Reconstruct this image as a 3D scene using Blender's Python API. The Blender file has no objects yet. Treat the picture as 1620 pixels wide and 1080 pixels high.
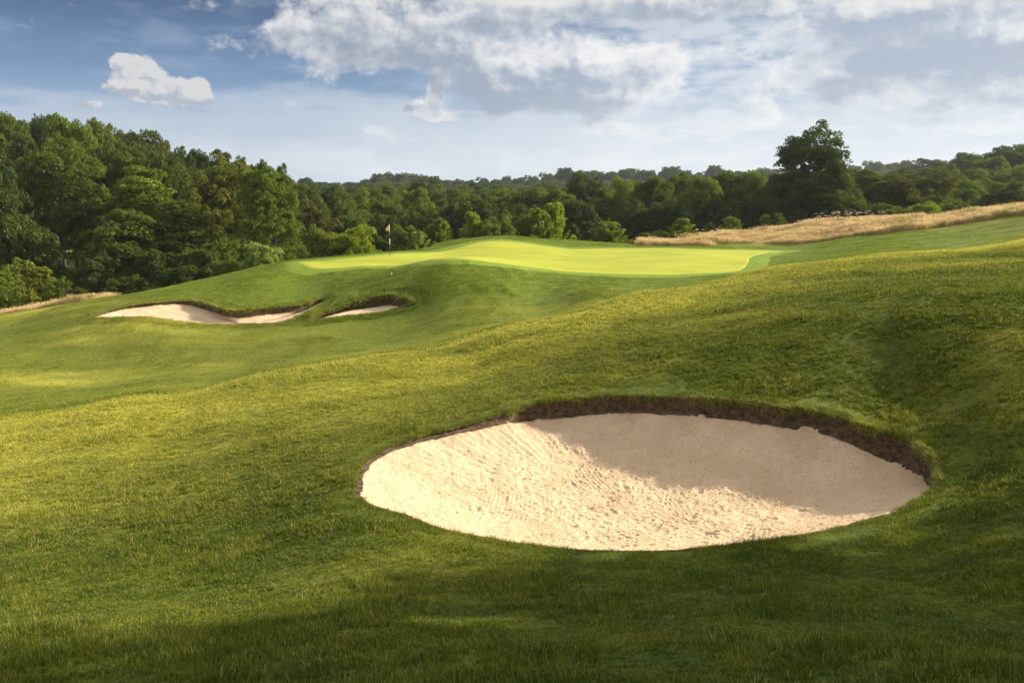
import bpy, math, numpy as np
GRASS = True
from mathutils import Vector, Matrix

# ------------------------------------------------------------------ camera, sky, sun, exposure
SC = bpy.context.scene
F = 1260.0; CX = 810.0; CY = 540.0; PITCH = math.atan(230.0 / 1260.0)
cam = bpy.data.cameras.new('camera'); camo = bpy.data.objects.new('camera', cam)
SC.collection.objects.link(camo); SC.camera = camo
cam.sensor_width = 36.0; cam.lens = 36.0 * F / 1620.0
cam.clip_start = 0.1; cam.clip_end = 6000.0
camo.location = (0, 0, 0); camo.rotation_euler = (math.pi / 2 - PITCH, 0, 0)

EXPO = 1.0; HAZE = 0.00016; SKY_HI = 0.135
SUN_EL = math.radians(24.0)
SUN_AZ = math.radians(70.0)          # clockwise from +Y
sun_dir = Vector((math.sin(SUN_AZ) * math.cos(SUN_EL), math.cos(SUN_AZ) * math.cos(SUN_EL), math.sin(SUN_EL)))
sl = bpy.data.lights.new('sun', 'SUN'); sl.energy = 5.0; sl.angle = math.radians(0.6); sl.color = (1.0, 0.88, 0.69)
slo = bpy.data.objects.new('sun', sl); SC.collection.objects.link(slo)
slo.rotation_euler = sun_dir.to_track_quat('Z', 'Y').to_euler()
SC.view_settings.view_transform = 'Standard'; SC.view_settings.look = 'None'
SC.view_settings.gamma = 1.0; SC.view_settings.exposure = EXPO
SC.cycles.max_bounces = 4; SC.cycles.diffuse_bounces = 3; SC.cycles.glossy_bounces = 2
SC.cycles.transmission_bounces = 2; SC.cycles.volume_bounces = 0; SC.cycles.transparent_max_bounces = 8
SC.cycles.use_adaptive_sampling = True; SC.cycles.adaptive_threshold = 0.012
try:
    SC.cycles.use_denoising = True
except Exception:
    pass


class NT:
    """small helper to write node trees"""
    def __init__(s, tree): s.t = tree; s.n = tree.nodes; s.l = tree.links
    def node(s, typ, **kw):
        n = s.n.new(typ)
        for k, v in kw.items(): setattr(n, k, v)
        return n
    def link(s, a, b): s.l.new(a, b)
    def put(s, sock, v):
        if isinstance(v, bpy.types.NodeSocket): s.l.new(v, sock)
        elif v is not None: sock.default_value = v
    def m(s, op, a, b=None, c=None, clamp=False):
        n = s.n.new('ShaderNodeMath'); n.operation = op; n.use_clamp = clamp
        s.put(n.inputs[0], a)
        if b is not None: s.put(n.inputs[1], b)
        if c is not None: s.put(n.inputs[2], c)
        return n.outputs[0]
    def vm(s, op, a, b=None):
        n = s.n.new('ShaderNodeVectorMath'); n.operation = op
        s.put(n.inputs[0], a)
        if b is not None: s.put(n.inputs[1], b)
        return n.outputs[0]
    def rng(s, v, a, b, c=0.0, d=1.0, smooth=True):
        n = s.n.new('ShaderNodeMapRange'); n.clamp = True
        n.interpolation_type = 'SMOOTHSTEP' if smooth else 'LINEAR'
        s.put(n.inputs[0], v); n.inputs[1].default_value = a; n.inputs[2].default_value = b
        n.inputs[3].default_value = c; n.inputs[4].default_value = d
        return n.outputs[0]
    def mix(s, f, a, b, blend='MIX'):
        n = s.n.new('ShaderNodeMix'); n.data_type = 'RGBA'; n.blend_type = blend; n.clamp_factor = True
        s.put(n.inputs[0], f)
        for i, v in ((6, a), (7, b)):
            if isinstance(v, (tuple, list)) and len(v) == 3: v = (*v, 1.0)
            s.put(n.inputs[i], v)
        return n.outputs[2]
    def noise(s, vec, scale, detail=4, rough=0.5, dist=0.0, dims='3D'):
        n = s.n.new('ShaderNodeTexNoise'); n.noise_dimensions = dims; n.inputs['Scale'].default_value = scale
        n.inputs['Detail'].default_value = detail; n.inputs['Roughness'].default_value = rough
        n.inputs['Distortion'].default_value = dist
        if vec is not None: s.put(n.inputs['Vector'], vec)
        return n.outputs['Fac']


def az_el(u, v):
    return math.degrees(math.atan((u - CX) / 1284.0)), math.degrees(math.atan((CY - v) / F) - PITCH)

world = bpy.data.worlds.new('World'); SC.world = world; world.use_nodes = True
W = NT(world.node_tree)
for n in list(W.n): W.n.remove(n)

# clouds: density over (azimuth, elevation) in degrees
g = bpy.data.node_groups.new('cloud_density', 'ShaderNodeTree')
g.interface.new_socket('P', in_out='INPUT', socket_type='NodeSocketVector')
g.interface.new_socket('B', in_out='OUTPUT', socket_type='NodeSocketFloat')
G = NT(g)
gi = G.node('NodeGroupInput'); go = G.node('NodeGroupOutput')
P0 = gi.outputs[0]
wn = G.node('ShaderNodeTexNoise'); wn.noise_dimensions = '2D'; wn.inputs['Scale'].default_value = 0.30; wn.inputs['Detail'].default_value = 3
G.link(P0, wn.inputs['Vector'])
Pw = G.vm('ADD', P0, G.vm('MULTIPLY', G.vm('SUBTRACT', wn.outputs['Color'], (0.5, 0.5, 0.5)), (2.4, 1.3, 0)))
sx = G.node('ShaderNodeSeparateXYZ'); G.link(Pw, sx.inputs[0])
# (u, v, half width px, half height px, weight)
CLOUDS = [(560, 78, 170, 42, .75), (460, 64, 60, 30, .45), (640, 40, 190, 56, .55), (800, 112, 165, 70, 1.0), (900, 128, 160, 56, 1.0),
          (990, 120, 90, 62, .75), (800, 10, 330, 36, .55),
          (207, 114, 22, 12, .8), (226, 120, 22, 18, .9), (236, 138, 32, 20, .9), (198, 157, 22, 11, .8), (255, 158, 36, 20, .9), (296, 144, 24, 13, .8), (322, 146, 20, 18, .9), (318, 164, 30, 15, .9), (284, 172, 52, 12, .8),
          (90, 2, 200, 16, .45), (130, 24, 80, 10, .5),
          (664, 172, 34, 12, 1.0), (705, 185, 46, 9, 1.0), (690, 140, 16, 30, .8),
          (1080, 2, 280, 30, .9), (1300, 34, 330, 38, .42), (1420, 56, 150, 36, 1.1), (1570, 66, 140, 56, 1.25), (1250, 92, 200, 30, .45),
          (1510, 130, 250, 52, 1.0), (1370, 128, 60, 20, .5), (1200, 150, 140, 22, .35), (1590, 165, 90, 26, .6),
          (945, 205, 50, 18, .7), (1450, 195, 240, 22, .5), (142, 181, 30, 5, .9), (870, 236, 34, 8, .5), (1190, 180, 30, 26, .6), (610, 212, 50, 10, .5), (510, 180, 22, 9, .5), (1000, 212, 40, 14, .5)]
acc = None
for (u, v, ru, rv, w) in CLOUDS:
    a0, e0 = az_el(u, v); ra = ru / 22.4 * 1.2; re = rv / 22.0 * 1.2
    q = G.vm('MULTIPLY', G.vm('SUBTRACT', Pw, (a0, e0, 0)), (1 / ra, 1 / re, 0))
    dt = G.node('ShaderNodeVectorMath'); dt.operation = 'DOT_PRODUCT'; G.link(q, dt.inputs[0]); G.link(q, dt.inputs[1])
    b = G.m('MULTIPLY', G.m('SUBTRACT', 1.0, dt.outputs['Value'], clamp=True), w)
    acc = b if acc is None else G.m('ADD', acc, b)
G.link(G.m('MINIMUM', acc, 1.7), go.inputs[0])

tc = W.node('ShaderNodeTexCoord'); s3 = W.node('ShaderNodeSeparateXYZ'); W.link(tc.outputs['Generated'], s3.inputs[0])
az = W.m('DEGREES', W.m('ARCTAN2', s3.outputs[0], s3.outputs[1]))
el = W.m('DEGREES', W.m('ARCSINE', s3.outputs[2]))
cp = W.node('ShaderNodeCombineXYZ'); W.link(az, cp.inputs[0]); W.link(el, cp.inputs[1])
P = cp.outputs[0]
def blobs(vec):
    n = W.node('ShaderNodeGroup'); n.node_tree = g; W.link(vec, n.inputs[0]); return n.outputs[0]
def billow(vec, det=8):
    n1 = W.noise(W.vm('MULTIPLY', vec, (1, 1.6, 1)), 0.22, det, 0.56, 0.0, '2D')
    v_ = W.node('ShaderNodeTexVoronoi'); v_.voronoi_dimensions = '2D'; v_.inputs['Scale'].default_value = 0.9
    W.link(W.vm('ADD', W.vm('MULTIPLY', vec, (1, 1.25, 1)), wv), v_.inputs['Vector'])
    v2 = W.node('ShaderNodeTexVoronoi'); v2.voronoi_dimensions = '2D'; v2.inputs['Scale'].default_value = 2.3
    W.link(W.vm('ADD', W.vm('MULTIPLY', vec, (1, 1.25, 1)), wv), v2.inputs['Vector'])
    p_ = W.m('ADD', W.m('MULTIPLY', W.m('SUBTRACT', 0.5, v_.outputs['Distance']), 0.32), W.m('MULTIPLY', W.m('SUBTRACT', 0.45, v2.outputs['Distance']), 0.16))
    return W.m('ADD', W.m('MULTIPLY', W.m('SUBTRACT', n1, 0.5), 2.3), p_)
wvn = W.node('ShaderNodeTexNoise'); wvn.noise_dimensions = '2D'; wvn.inputs['Scale'].default_value = 1.1; wvn.inputs['Detail'].default_value = 4; W.link(P, wvn.inputs['Vector'])
wv = W.vm('MULTIPLY', W.vm('SUBTRACT', wvn.outputs['Color'], (.5, .5, .5)), (1.4, 1.4, 0))
b0 = blobs(P); b1 = blobs(W.vm('ADD', P, (2.2, 1.2, 0))); n0 = billow(P, 9); n1_ = billow(P, 3); n2 = billow(W.vm('ADD', P, (0.55, 0.5, 0)), 3)
d0 = W.m('SUBTRACT', W.m('ADD', b0, n0), 0.42)
sky = W.node('ShaderNodeTexSky'); sky.sky_type = 'NISHITA'; sky.sun_disc = False
sky.sun_elevation = SUN_EL; sky.sun_rotation = SUN_AZ; sky.altitude = 100; sky.air_density = 1.0; sky.dust_density = 1.0; sky.ozone_density = 2.0
skyn = W.vm('MULTIPLY', sky.outputs[0], (SKY_HI, SKY_HI * .97, SKY_HI * .93))
overcast = W.noise(W.vm('MULTIPLY', P, (0.06, 0.10, 1)), 1.0, 3, 0.5, 0.0, '2D')
skyc = W.mix(W.rng(overcast, 0.38, 0.6, .25, .85), skyn, (0.62, 0.545, 0.46))
veil_n = W.noise(W.vm('MULTIPLY', P, (0.35, 1.3, 1)), 0.30, 5, 0.6, 0.0, '2D')
streak = W.noise(W.vm('MULTIPLY', W.vm('ADD', P, (7, 3, 0)), (0.30, 1.1, 1)), 0.55, 6, 0.58, 0.0, '2D')
rightv = W.rng(W.m('ADD', az, W.m('MULTIPLY', el, 0.6)), -10.0, 16.0)
lowv2 = W.rng(W.m('ADD', el, W.m('MULTIPLY', W.m('SUBTRACT', veil_n, 0.5), 5.0)), 7.3, 5.6)
lowv = W.rng(el, 8.5, 2.0)
blue = W.mix(W.rng(el, 13.5, 5.0), (0.060, 0.130, 0.275), (0.20, 0.345, 0.55))
blue = W.mix(W.m('MULTIPLY', rightv, 0.45), blue, (0.40, 0.54, 0.72))
veilc = W.mix(W.rng(el, 8.5, 1.5), (0.39, 0.49, 0.64), (0.68, 0.74, 0.81))
veilc = W.mix(W.m('MULTIPLY', W.rng(az, -24, 12), W.rng(el, 10, 1, .55, .9)), veilc, (0.82, 0.86, 0.90))
vf = W.m('MULTIPLY', W.m('MAXIMUM', lowv, W.m('MULTIPLY', lowv2, .85)), W.m('ADD', 0.80, W.m('MULTIPLY', W.rng(streak, 0.3, 0.7), 0.20)))
vf = W.m('MAXIMUM', vf, W.m('MULTIPLY', W.m('MULTIPLY', rightv, W.rng(streak, 0.30, 0.60)), 0.95))
vf = W.m('MAXIMUM', vf, W.m('MULTIPLY', W.rng(streak, 0.42, 0.75), 0.38))
base = W.mix(vf, blue, veilc)
isol = W.m('MAXIMUM', W.rng(az, -20.0, -17.0), W.rng(el, 8.6, 9.4))      # the isolated cumulus on the left is bright throughout
cov = W.mix(isol, W.rng(d0, -0.05, 0.40), W.rng(d0, -0.18, 0.62))
thick = W.m('MULTIPLY', W.rng(W.m('ADD', b0, W.m('MULTIPLY', n0, 0.5)), 0.35, 1.45), isol)
lit = W.m('ADD', W.m('ADD', W.rng(isol, 0, 1, 0.62, 0.90), W.m('MULTIPLY', W.m('SUBTRACT', b0, b1), W.rng(isol, 0, 1, 0.16, 0.55))), W.m('MULTIPLY', W.m('SUBTRACT', n1_, n2), W.rng(isol, 0, 1, 2.2, 0.62)))
lit = W.m('ADD', lit, W.m('MULTIPLY', W.m('SUBTRACT', n0, n1_), 0.22))
lit = W.m('SUBTRACT', lit, W.m('MULTIPLY', thick, 0.74))
shade = W.mix(isol, (0.42, 0.47, 0.56), W.mix(W.rng(az, -16, 14), (0.29, 0.35, 0.45), (0.40, 0.47, 0.59)))
litc = W.mix(isol, (0.70, 0.70, 0.71), (0.90, 0.90, 0.90))
cc = W.mix(W.rng(lit, 0.05, 0.95), shade, litc)
topn = W.rng(el, 15.0, 9.0, .84, 1.0)
low_c = W.rng(el, 2.5, 7.0, 0.45, 0.96)
final = W.mix(W.m('MULTIPLY', cov, low_c), base, cc)
sc_ = W.node('ShaderNodeVectorMath'); sc_.operation = 'SCALE'; W.link(final, sc_.inputs[0]); W.link(W.m('MULTIPLY', topn, 2.0 ** -EXPO), sc_.inputs['Scale'])
final = W.mix(W.rng(el, 14.5, 24.0), sc_.outputs[0], skyc)
bg = W.node('ShaderNodeBackground'); W.link(final, bg.inputs[0]); bg.inputs[1].default_value = 1.0
wo = W.node('ShaderNodeOutputWorld'); W.link(bg.outputs[0], wo.inputs[0])
world.cycles.sampling_method = 'MANUAL'; world.cycles.sample_map_resolution = 512

# ------------------------------------------------------------------ helpers
rs = np.random.RandomState(7)
_perm = np.random.RandomState(11).rand(256, 256)
def vnoise(x, y):
    xi = np.floor(x).astype(int); yi = np.floor(y).astype(int); fx = x - xi; fy = y - yi
    fx = fx * fx * (3 - 2 * fx); fy = fy * fy * (3 - 2 * fy)
    a = _perm[xi & 255, yi & 255]; b = _perm[(xi + 1) & 255, yi & 255]
    c = _perm[xi & 255, (yi + 1) & 255]; d = _perm[(xi + 1) & 255, (yi + 1) & 255]
    return (a * (1 - fx) + b * fx) * (1 - fy) + (c * (1 - fx) + d * fx) * fy - 0.5
def fbm(x, y, s, octs=4, r=0.5, seed=0):
    o = np.zeros(np.shape(x)); a = 1.0
    for i in range(octs):
        o = o + a * vnoise(np.asarray(x) / s + 17.3 * seed + 5 * i, np.asarray(y) / s + 9.1 * seed + 3 * i); s *= 0.5; a *= r
    return o
def sstep(v, a, b):
    t = np.clip((np.asarray(v, float) - a) / (b - a), 0, 1); return t * t * (3 - 2 * t)

def ray(u, v):
    c, s = math.cos(PITCH), math.sin(PITCH)
    x = (u - CX) / F; yc = (CY - v) / F
    return np.array([x, c + yc * s, -s + yc * c])
def at(u, v, Y):
    r = ray(u, v); return r * (Y / r[1])
def project(x, y, z):
    c, s = math.cos(PITCH), math.sin(PITCH)
    d = y * c - z * s; up = y * s + z * c
    return CX + F * x / d, CY - F * up / d

# ------------------------------------------------------------------ the lie of the land: heights through surveyed points
CP = [
 # foreground
 (0,1080,4.6),(400,1080,4.3),(810,1080,4.0),(1200,1080,3.8),(1620,1080,3.6),
 (0,950,7.3),(400,950,7.0),(810,950,6.7),(1200,950,6.4),(1620,950,6.0),
 (950,873,8.6),(700,838,9.3),(1330,838,9.3),(1475,775,10.4),(1620,760,9.8),(1620,860,7.6),
 (558,775,10.6),(640,700,13.0),(800,655,14.3),(1050,625,14.7),(1300,650,13.3),(1480,735,11.2),
 (0,850,10.6),(200,850,10.2),(400,850,9.6),(0,770,13.4),(200,780,12.6),(400,780,11.6),
 (0,710,16.2),(250,700,15.8),(450,680,15.2),(620,620,18.0),(400,630,18.2),
 (900,560,18.3),(1100,540,17.6),(1300,520,16.6),(1450,500,16.2),(1620,480,15.8),(1620,600,12.6),(1400,600,14.3),(750,590,19),
 (1300,460,21.5),(1450,440,21.5),(1620,430,21.5),(1100,480,22.5),
 # crest of the foreground bank
 (0,662,19),(200,625,20.5),(400,592,22),(600,560,23.5),(800,515,25),(1000,466,27),(1200,427,30),(1400,401,33),(1620,379,36),
 # lower fairway
 (0,640,26),(0,600,30),(0,560,35),(0,525,41),(0,505,46),(150,630,25.5),(150,560,34),(300,600,28),(300,560,33),(300,530,36.2),
 (500,565,30),(500,545,33.2),(500,522,36.6),(650,535,32.5),(850,500,33.5),(850,472,37.8),(1000,455,39),(950,470,35),(1150,437,42),
 # the bank with two bunkers
 (150,500,40),(220,505,38.6),(300,512,38),(400,514,38),(480,506,38.6),(330,480,42.6),(230,478,42.8),(400,484,42),(510,478,42.6),
 (300,455,48),(400,452,46.5),(200,480,43.5),(200,466,50),(490,500,39),(560,498,39),(540,470,42.2),(600,462,41.6),(650,474,39.6),(660,482,38.6),
 (470,440,49),(540,446,46),
 # mound in front of the green
 (730,412,44),(640,429,44),(700,440,40.8),(800,420,44),(800,450,39.5),(870,438,42.5),(600,445,43.4),(730,428,42),(560,457,43.5),
 # green plateau
 (470,420,51.5),(540,419,52),(617,405,56),(620,422,51),(700,398,62),(800,410,55),(900,393.5,66),(1000,410,55),(1000,435,44.5),(1000,393.5,66),
 (1180,428,46),(1200,397,63),(1100,403,58),(1240,400,60),(700,408,57),(900,425,48),
 # skyline of the green complex
 (0,497,52),(150,472,52),(300,446,54),(400,424,56),(460,414,57),(540,406,60),(620,400,64),(700,385,71),(800,376,74),(900,380,75),(960,384,75),
 # right bank and rough
 (1050,387,70),(1150,386,70),(1240,386,69),(1400,367,64),(1620,341,58),(1300,354,80),(1150,377,82),(1040,389,80),(1450,350,76),(1620,332,70),
 (1300,408,46),(1300,395,58),(1500,385,48),(1500,362,60),(1620,362,50),(1400,385,52),
]
pts = []
for (u, v, Y) in CP: pts.append(at(u, v, Y))
# hollow between the foreground crest and the fairway, ground falling away behind the skyline, valley and hills (x, y, z)
pts += [np.array(p, float) for p in [
 (0,0,-1.95),(-5,0,-2.35),(5,0,-1.35),(0,-7,-1.7),(-12,-5,-2.6),(12,-5,-1.3),(-14,5,-3.9),(12,5,-2.5),(15,12,-2.3),(20,20,-1.7),
 (-4,30,-5.7),(-10,26,-6.3),(4,33,-4.95),(11,38,-3.9),(22,40,-2.7),(28,36,-1.2),(40,45,-.6),
 (-16,24.5,-6.5),
 (-45,50,-8.8),(-60,62,-10.5),(-36,64,-9.6),(-22,68,-8.6),(-12,74,-8.2),(-4,84,-8.4),(3,88,-8.2),(12,88,-7.4),(20,95,-6.5),(30,95,-5.6),(45,95,-4.2),(60,85,-2.2),(75,85,-1.6),
 (-95,95,-10),(-60,95,-13),(-30,95,-13),(0,105,-12.5),(30,115,-11),(60,115,-8),(90,100,-4),
 (-120,150,-2),(-60,150,-9),(0,150,-14),(50,150,-12),(110,150,-6),
 (-220,250,8),(-100,250,-6),(0,250,-13),(90,250,-9),(190,250,2),(300,300,8),
 (-300,450,10),(-100,420,-3),(0,420,-8),(120,420,-5),(280,450,6),
 (-100,620,4),(50,620,5),(220,620,7),(400,600,12),(-300,650,8),(0,900,4),(-700,900,4),(700,900,8),(0,1600,-5),(-1500,1500,-5),(1500,1500,-5)]]
pts = np.array(pts)
def feat(x, y):
    r = np.maximum(y + 9.0, 1.2); return np.stack([2.2 * x / r, np.log(r)], -1)
def tps(r2): return 0.5 * r2 * np.log(r2 + 1e-12)
_A = feat(pts[:, 0], pts[:, 1]); _n = len(_A)
_K = tps(((_A[:, None] - _A[None]) ** 2).sum(-1)) + np.eye(_n) * 2e-4
_Pm = np.c_[np.ones(_n), _A]
_M = np.block([[_K, _Pm], [_Pm.T, np.zeros((3, 3))]])
_zn = pts[:, 2] / (pts[:, 1] + 14.0)            # heights relative to distance keep far and near equally smooth
_sol = np.linalg.solve(_M, np.r_[_zn, 0, 0, 0])
def H0(x, y):
    x = np.atleast_1d(np.asarray(x, float)); y = np.atleast_1d(np.asarray(y, float)); sh = x.shape
    xf, yf = x.ravel(), y.ravel(); o = np.empty(xf.size)
    for i in range(0, xf.size, 20000):
        q = feat(xf[i:i + 20000], yf[i:i + 20000])
        k = tps(((q[:, None] - _A[None]) ** 2).sum(-1))
        o[i:i + 20000] = (k @ _sol[:_n] + _sol[_n] + q @ _sol[_n + 1:]) * (yf[i:i + 20000] + 14.0)
    return o.reshape(sh)
# fast lookup: bilinear samples of H0 on a (tangent, log distance) lattice
_TA = np.linspace(-2.6, 2.6, 640); _TB = np.linspace(math.log(1.5), math.log(1800.0), 900)
_ga, _gb = np.meshgrid(_TA, _TB, indexing='ij'); _yy = np.exp(_gb) - 9.0; _xx = _ga * np.exp(_gb) / 1.0
_HG = H0(_xx, _yy)
def H(x, y):
    x = np.asarray(x, float); y = np.asarray(y, float)
    r = np.maximum(y + 9.0, 1.51)
    a = np.clip((x / r - _TA[0]) / (_TA[1] - _TA[0]), 0, len(_TA) - 1.001)
    b = np.clip((np.log(r) - _TB[0]) / (_TB[1] - _TB[0]), 0, len(_TB) - 1.001)
    i = a.astype(int); j = b.astype(int); fa = a - i; fb_ = b - j
    z = (_HG[i, j] * (1 - fa) + _HG[i + 1, j] * fa) * (1 - fb_) + (_HG[i, j + 1] * (1 - fa) + _HG[i + 1, j + 1] * fa) * fb_
    und = fbm(x, y, 2.6, 3, .5, 3) * 0.05 * sstep(y, 2, 8) * (1 - sstep(y, 60, 80))
    return z + und
def hit(u, v, Y0=2.5, Y1=110.0):
    r = ray(u, v); Y = np.arange(Y0, Y1, 0.02); x = r[0] / r[1] * Y; z = r[2] / r[1] * Y
    d = z - H(x, Y); k = np.where(d < 0)[0]
    k = k[0] if len(k) else len(Y) - 1
    return np.array([x[k], Y[k], z[k]])

# ------------------------------------------------------------------ mesh and tagging helpers
def link(o, parent=None):
    SC.collection.objects.link(o)
    if parent is not None: o.parent = parent
    return o
def mesh_np(name, V, Fq, mats=(), smooth=False, attrs=None, Ft=None):
    """mesh from vertex array and quad array (and optional triangle array)"""
    me = bpy.data.meshes.new(name)
    V = np.asarray(V, np.float32); loops = []; starts = []; n = 0
    if Fq is not None and len(Fq):
        Fq = np.asarray(Fq, np.int32); loops.append(Fq.ravel()); starts.append(np.arange(len(Fq)) * 4); n = len(Fq) * 4
    if Ft is not None and len(Ft):
        Ft = np.asarray(Ft, np.int32); loops.append(Ft.ravel()); starts.append(n + np.arange(len(Ft)) * 3)
    loops = np.concatenate(loops); starts = np.concatenate(starts)
    me.vertices.add(len(V)); me.vertices.foreach_set('co', V.ravel())
    me.loops.add(len(loops)); me.loops.foreach_set('vertex_index', loops)
    me.polygons.add(len(starts)); me.polygons.foreach_set('loop_start', starts.astype(np.int32))
    me.polygons.foreach_set('use_smooth', np.full(len(starts), smooth))
    for k, a in (attrs or {}).items():
        at_ = me.attributes.new(k, 'FLOAT', 'POINT'); at_.data.foreach_set('value', np.asarray(a, np.float32))
    me.update(calc_edges=True); me.validate()
    for m_ in mats: me.materials.append(m_)
    return me
def obj(name, me, parent=None):
    return link(bpy.data.objects.new(name, me), parent)
def tag(o, label, cat, group=None):
    o['label'] = label; o['category'] = cat
    if group: o['group'] = group
    return o
def kind(o, k): o['kind'] = k; return o
def empty(name, loc=(0, 0, 0), rz=0.0):
    o = bpy.data.objects.new(name, None); link(o); o.location = loc; o.rotation_euler = (0, 0, rz); o.empty_display_size = 0.3
    return o
def bsdf_mat(name):
    m_ = bpy.data.materials.new(name); m_.use_nodes = True; T = NT(m_.node_tree)
    b = T.n.get('Principled BSDF'); return m_, T, b

# ------------------------------------------------------------------ materials
def turf_colour(T, dry, lush, pos):
    """grass colour at a world position: dry (with painted sunlight) and lush run 0..1"""
    n1 = T.noise(pos, 0.55, 5, 0.6); n2 = T.noise(pos, 2.6, 4, 0.6); n3 = T.noise(T.vm('MULTIPLY', pos, (0.12, 0.45, 0.3)), 1.0, 5, 0.62)
    g1 = T.mix(T.rng(n1, 0.35, 0.68), (0.040, 0.082, 0.003), (0.122, 0.162, 0.008))
    g2 = T.mix(T.rng(n2, 0.3, 0.7), (0.046, 0.088, 0.003), (0.138, 0.162, 0.009))
    c = T.mix(0.5, g1, g2)
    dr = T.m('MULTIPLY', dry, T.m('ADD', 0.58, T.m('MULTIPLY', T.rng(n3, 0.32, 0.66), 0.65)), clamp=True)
    c = T.mix(dr, c, (0.47, 0.455, 0.065))  # pale bleached turf, also the sunlight painted on crest and left slope
    c = T.mix(T.m('MULTIPLY', lush, 0.85), c, T.mix(T.rng(n2, 0.3, 0.7), (0.090, 0.165, 0.006), (0.19, 0.245, 0.010)))
    return c

def make_ground_mat():
    m_, T, b = bsdf_mat('turf_ground')
    geo = T.node('ShaderNodeNewGeometry'); pos = geo.outputs['Position']
    dry = T.node('ShaderNodeAttribute', attribute_name='dry').outputs['Fac']
    lush = T.node('ShaderNodeAttribute', attribute_name='lush').outputs['Fac']
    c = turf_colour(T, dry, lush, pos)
    f = T.noise(T.vm('MULTIPLY', pos, (1, 0.6, 1)), 9.0, 6, 0.72)
    c = T.mix(T.rng(f, 0.35, 0.7), T.mix(0.45, c, (0.03, 0.045, 0.006)), c)
    T.link(c, b.inputs['Base Color']); b.inputs['Roughness'].default_value = 0.85; b.inputs['Specular IOR Level'].default_value = 0.15
    bm_ = T.node('ShaderNodeBump'); bm_.inputs['Strength'].default_value = 0.9; bm_.inputs['Distance'].default_value = 0.05
    hgt = T.m('ADD', T.noise(pos, 14.0, 5, 0.7), T.m('MULTIPLY', T.noise(pos, 3.0, 4, 0.6), 1.2))
    T.link(hgt, bm_.inputs['Height']); T.link(bm_.outputs[0], b.inputs['Normal'])
    return m_
M_GROUND = make_ground_mat()

def make_green_mat():
    m_, T, b = bsdf_mat('putting_turf')
    geo = T.node('ShaderNodeNewGeometry'); pos = geo.outputs['Position']
    n1 = T.noise(T.vm('MULTIPLY', pos, (0.25, 0.5, 0.3)), 0.9, 5, 0.6); n2 = T.noise(pos, 22.0, 4, 0.7)
    c = T.mix(T.rng(n1, 0.3, 0.7), (0.30, 0.335, 0.035), (0.44, 0.425, 0.060))
    c = T.mix(T.m('MULTIPLY', T.rng(n2, 0.35, 0.7), 0.45), c, (0.26, 0.34, 0.025))
    sp = T.node('ShaderNodeSeparateXYZ'); T.link(pos, sp.inputs[0])
    w = T.m('SINE', T.m('MULTIPLY', T.m('ADD', sp.outputs[1], T.m('MULTIPLY', sp.outputs[0], 0.22)), 3.6))
    c = T.mix(T.m('MULTIPLY', T.rng(w, -0.4, 0.4), 0.28), c, (0.27, 0.34, 0.02))
    T.link(c, b.inputs['Base Color']); b.inputs['Roughness'].default_value = 0.8; b.inputs['Specular IOR Level'].default_value = 0.1
    bm_ = T.node('ShaderNodeBump'); bm_.inputs['Strength'].default_value = 0.35; bm_.inputs['Distance'].default_value = 0.02
    T.link(n2, bm_.inputs['Height']); T.link(bm_.outputs[0], b.inputs['Normal'])
    return m_
M_GREEN = make_green_mat()

def make_blade_mat(name, straw=False):
    m_, T, b = bsdf_mat(name); T.n.remove(b)
    out = [n for n in T.n if n.type == 'OUTPUT_MATERIAL'][0]
    geo = T.node('ShaderNodeNewGeometry'); pos = geo.outputs['Position']
    var = T.node('ShaderNodeAttribute', attribute_name='var').outputs['Fac']
    oi = T.node('ShaderNodeObjectInfo').outputs['Random']
    if straw:
        n1 = T.noise(pos, 0.35, 4, 0.6)
        c = T.mix(T.rng(var, 0.0, 1.0, smooth=False), (0.58, 0.41, 0.17), (0.82, 0.66, 0.38))
        c = T.mix(T.m('MULTIPLY', T.rng(n1, 0.47, 0.68), 0.75), c, (0.24, 0.25, 0.05))
        c = T.mix(T.rng(oi, 0.75, 1.0), c, (0.36, 0.21, 0.09))
    else:
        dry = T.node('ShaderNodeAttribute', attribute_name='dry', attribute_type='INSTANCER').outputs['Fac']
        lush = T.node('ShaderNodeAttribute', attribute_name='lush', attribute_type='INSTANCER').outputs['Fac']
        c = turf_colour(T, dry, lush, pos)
        c = T.mix(T.m('MULTIPLY', T.rng(oi, 0.0, 1.0, smooth=False), 0.3), c, (0.05, 0.105, 0.012))
        hs = T.node('ShaderNodeHueSaturation'); T.link(c, hs.inputs['Color'])
        T.link(T.rng(var, 0.0, 0.85, 0.42, 1.85, smooth=False), hs.inputs['Value'])
        T.link(T.rng(var, 0.0, 0.9, 0.515, 0.485, smooth=False), hs.inputs['Hue'])
        c = T.mix(T.rng(var, 0.92, 0.94), hs.outputs[0], (0.42, 0.36, 0.15))
    d = T.node('ShaderNodeBsdfDiffuse'); T.link(c, d.inputs[0])
    t = T.node('ShaderNodeBsdfTranslucent'); T.link(c, t.inputs[0])
    ms = T.node('ShaderNodeMixShader'); ms.inputs[0].default_value = 0.38; T.link(d.outputs[0], ms.inputs[1]); T.link(t.outputs[0], ms.inputs[2])
    gl = T.node('ShaderNodeBsdfGlossy'); gl.inputs['Roughness'].default_value = 0.42; gl.inputs[0].default_value = (0.9, 0.9, 0.8, 1)
    m2 = T.node('ShaderNodeMixShader'); m2.inputs[0].default_value = 0.018; T.link(ms.outputs[0], m2.inputs[1]); T.link(gl.outputs[0], m2.inputs[2])
    T.link(m2.outputs[0], out.inputs[0])
    return m_
M_BLADE = make_blade_mat('grass_blade'); M_STRAW = make_blade_mat('dry_grass_stem', True)

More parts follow.
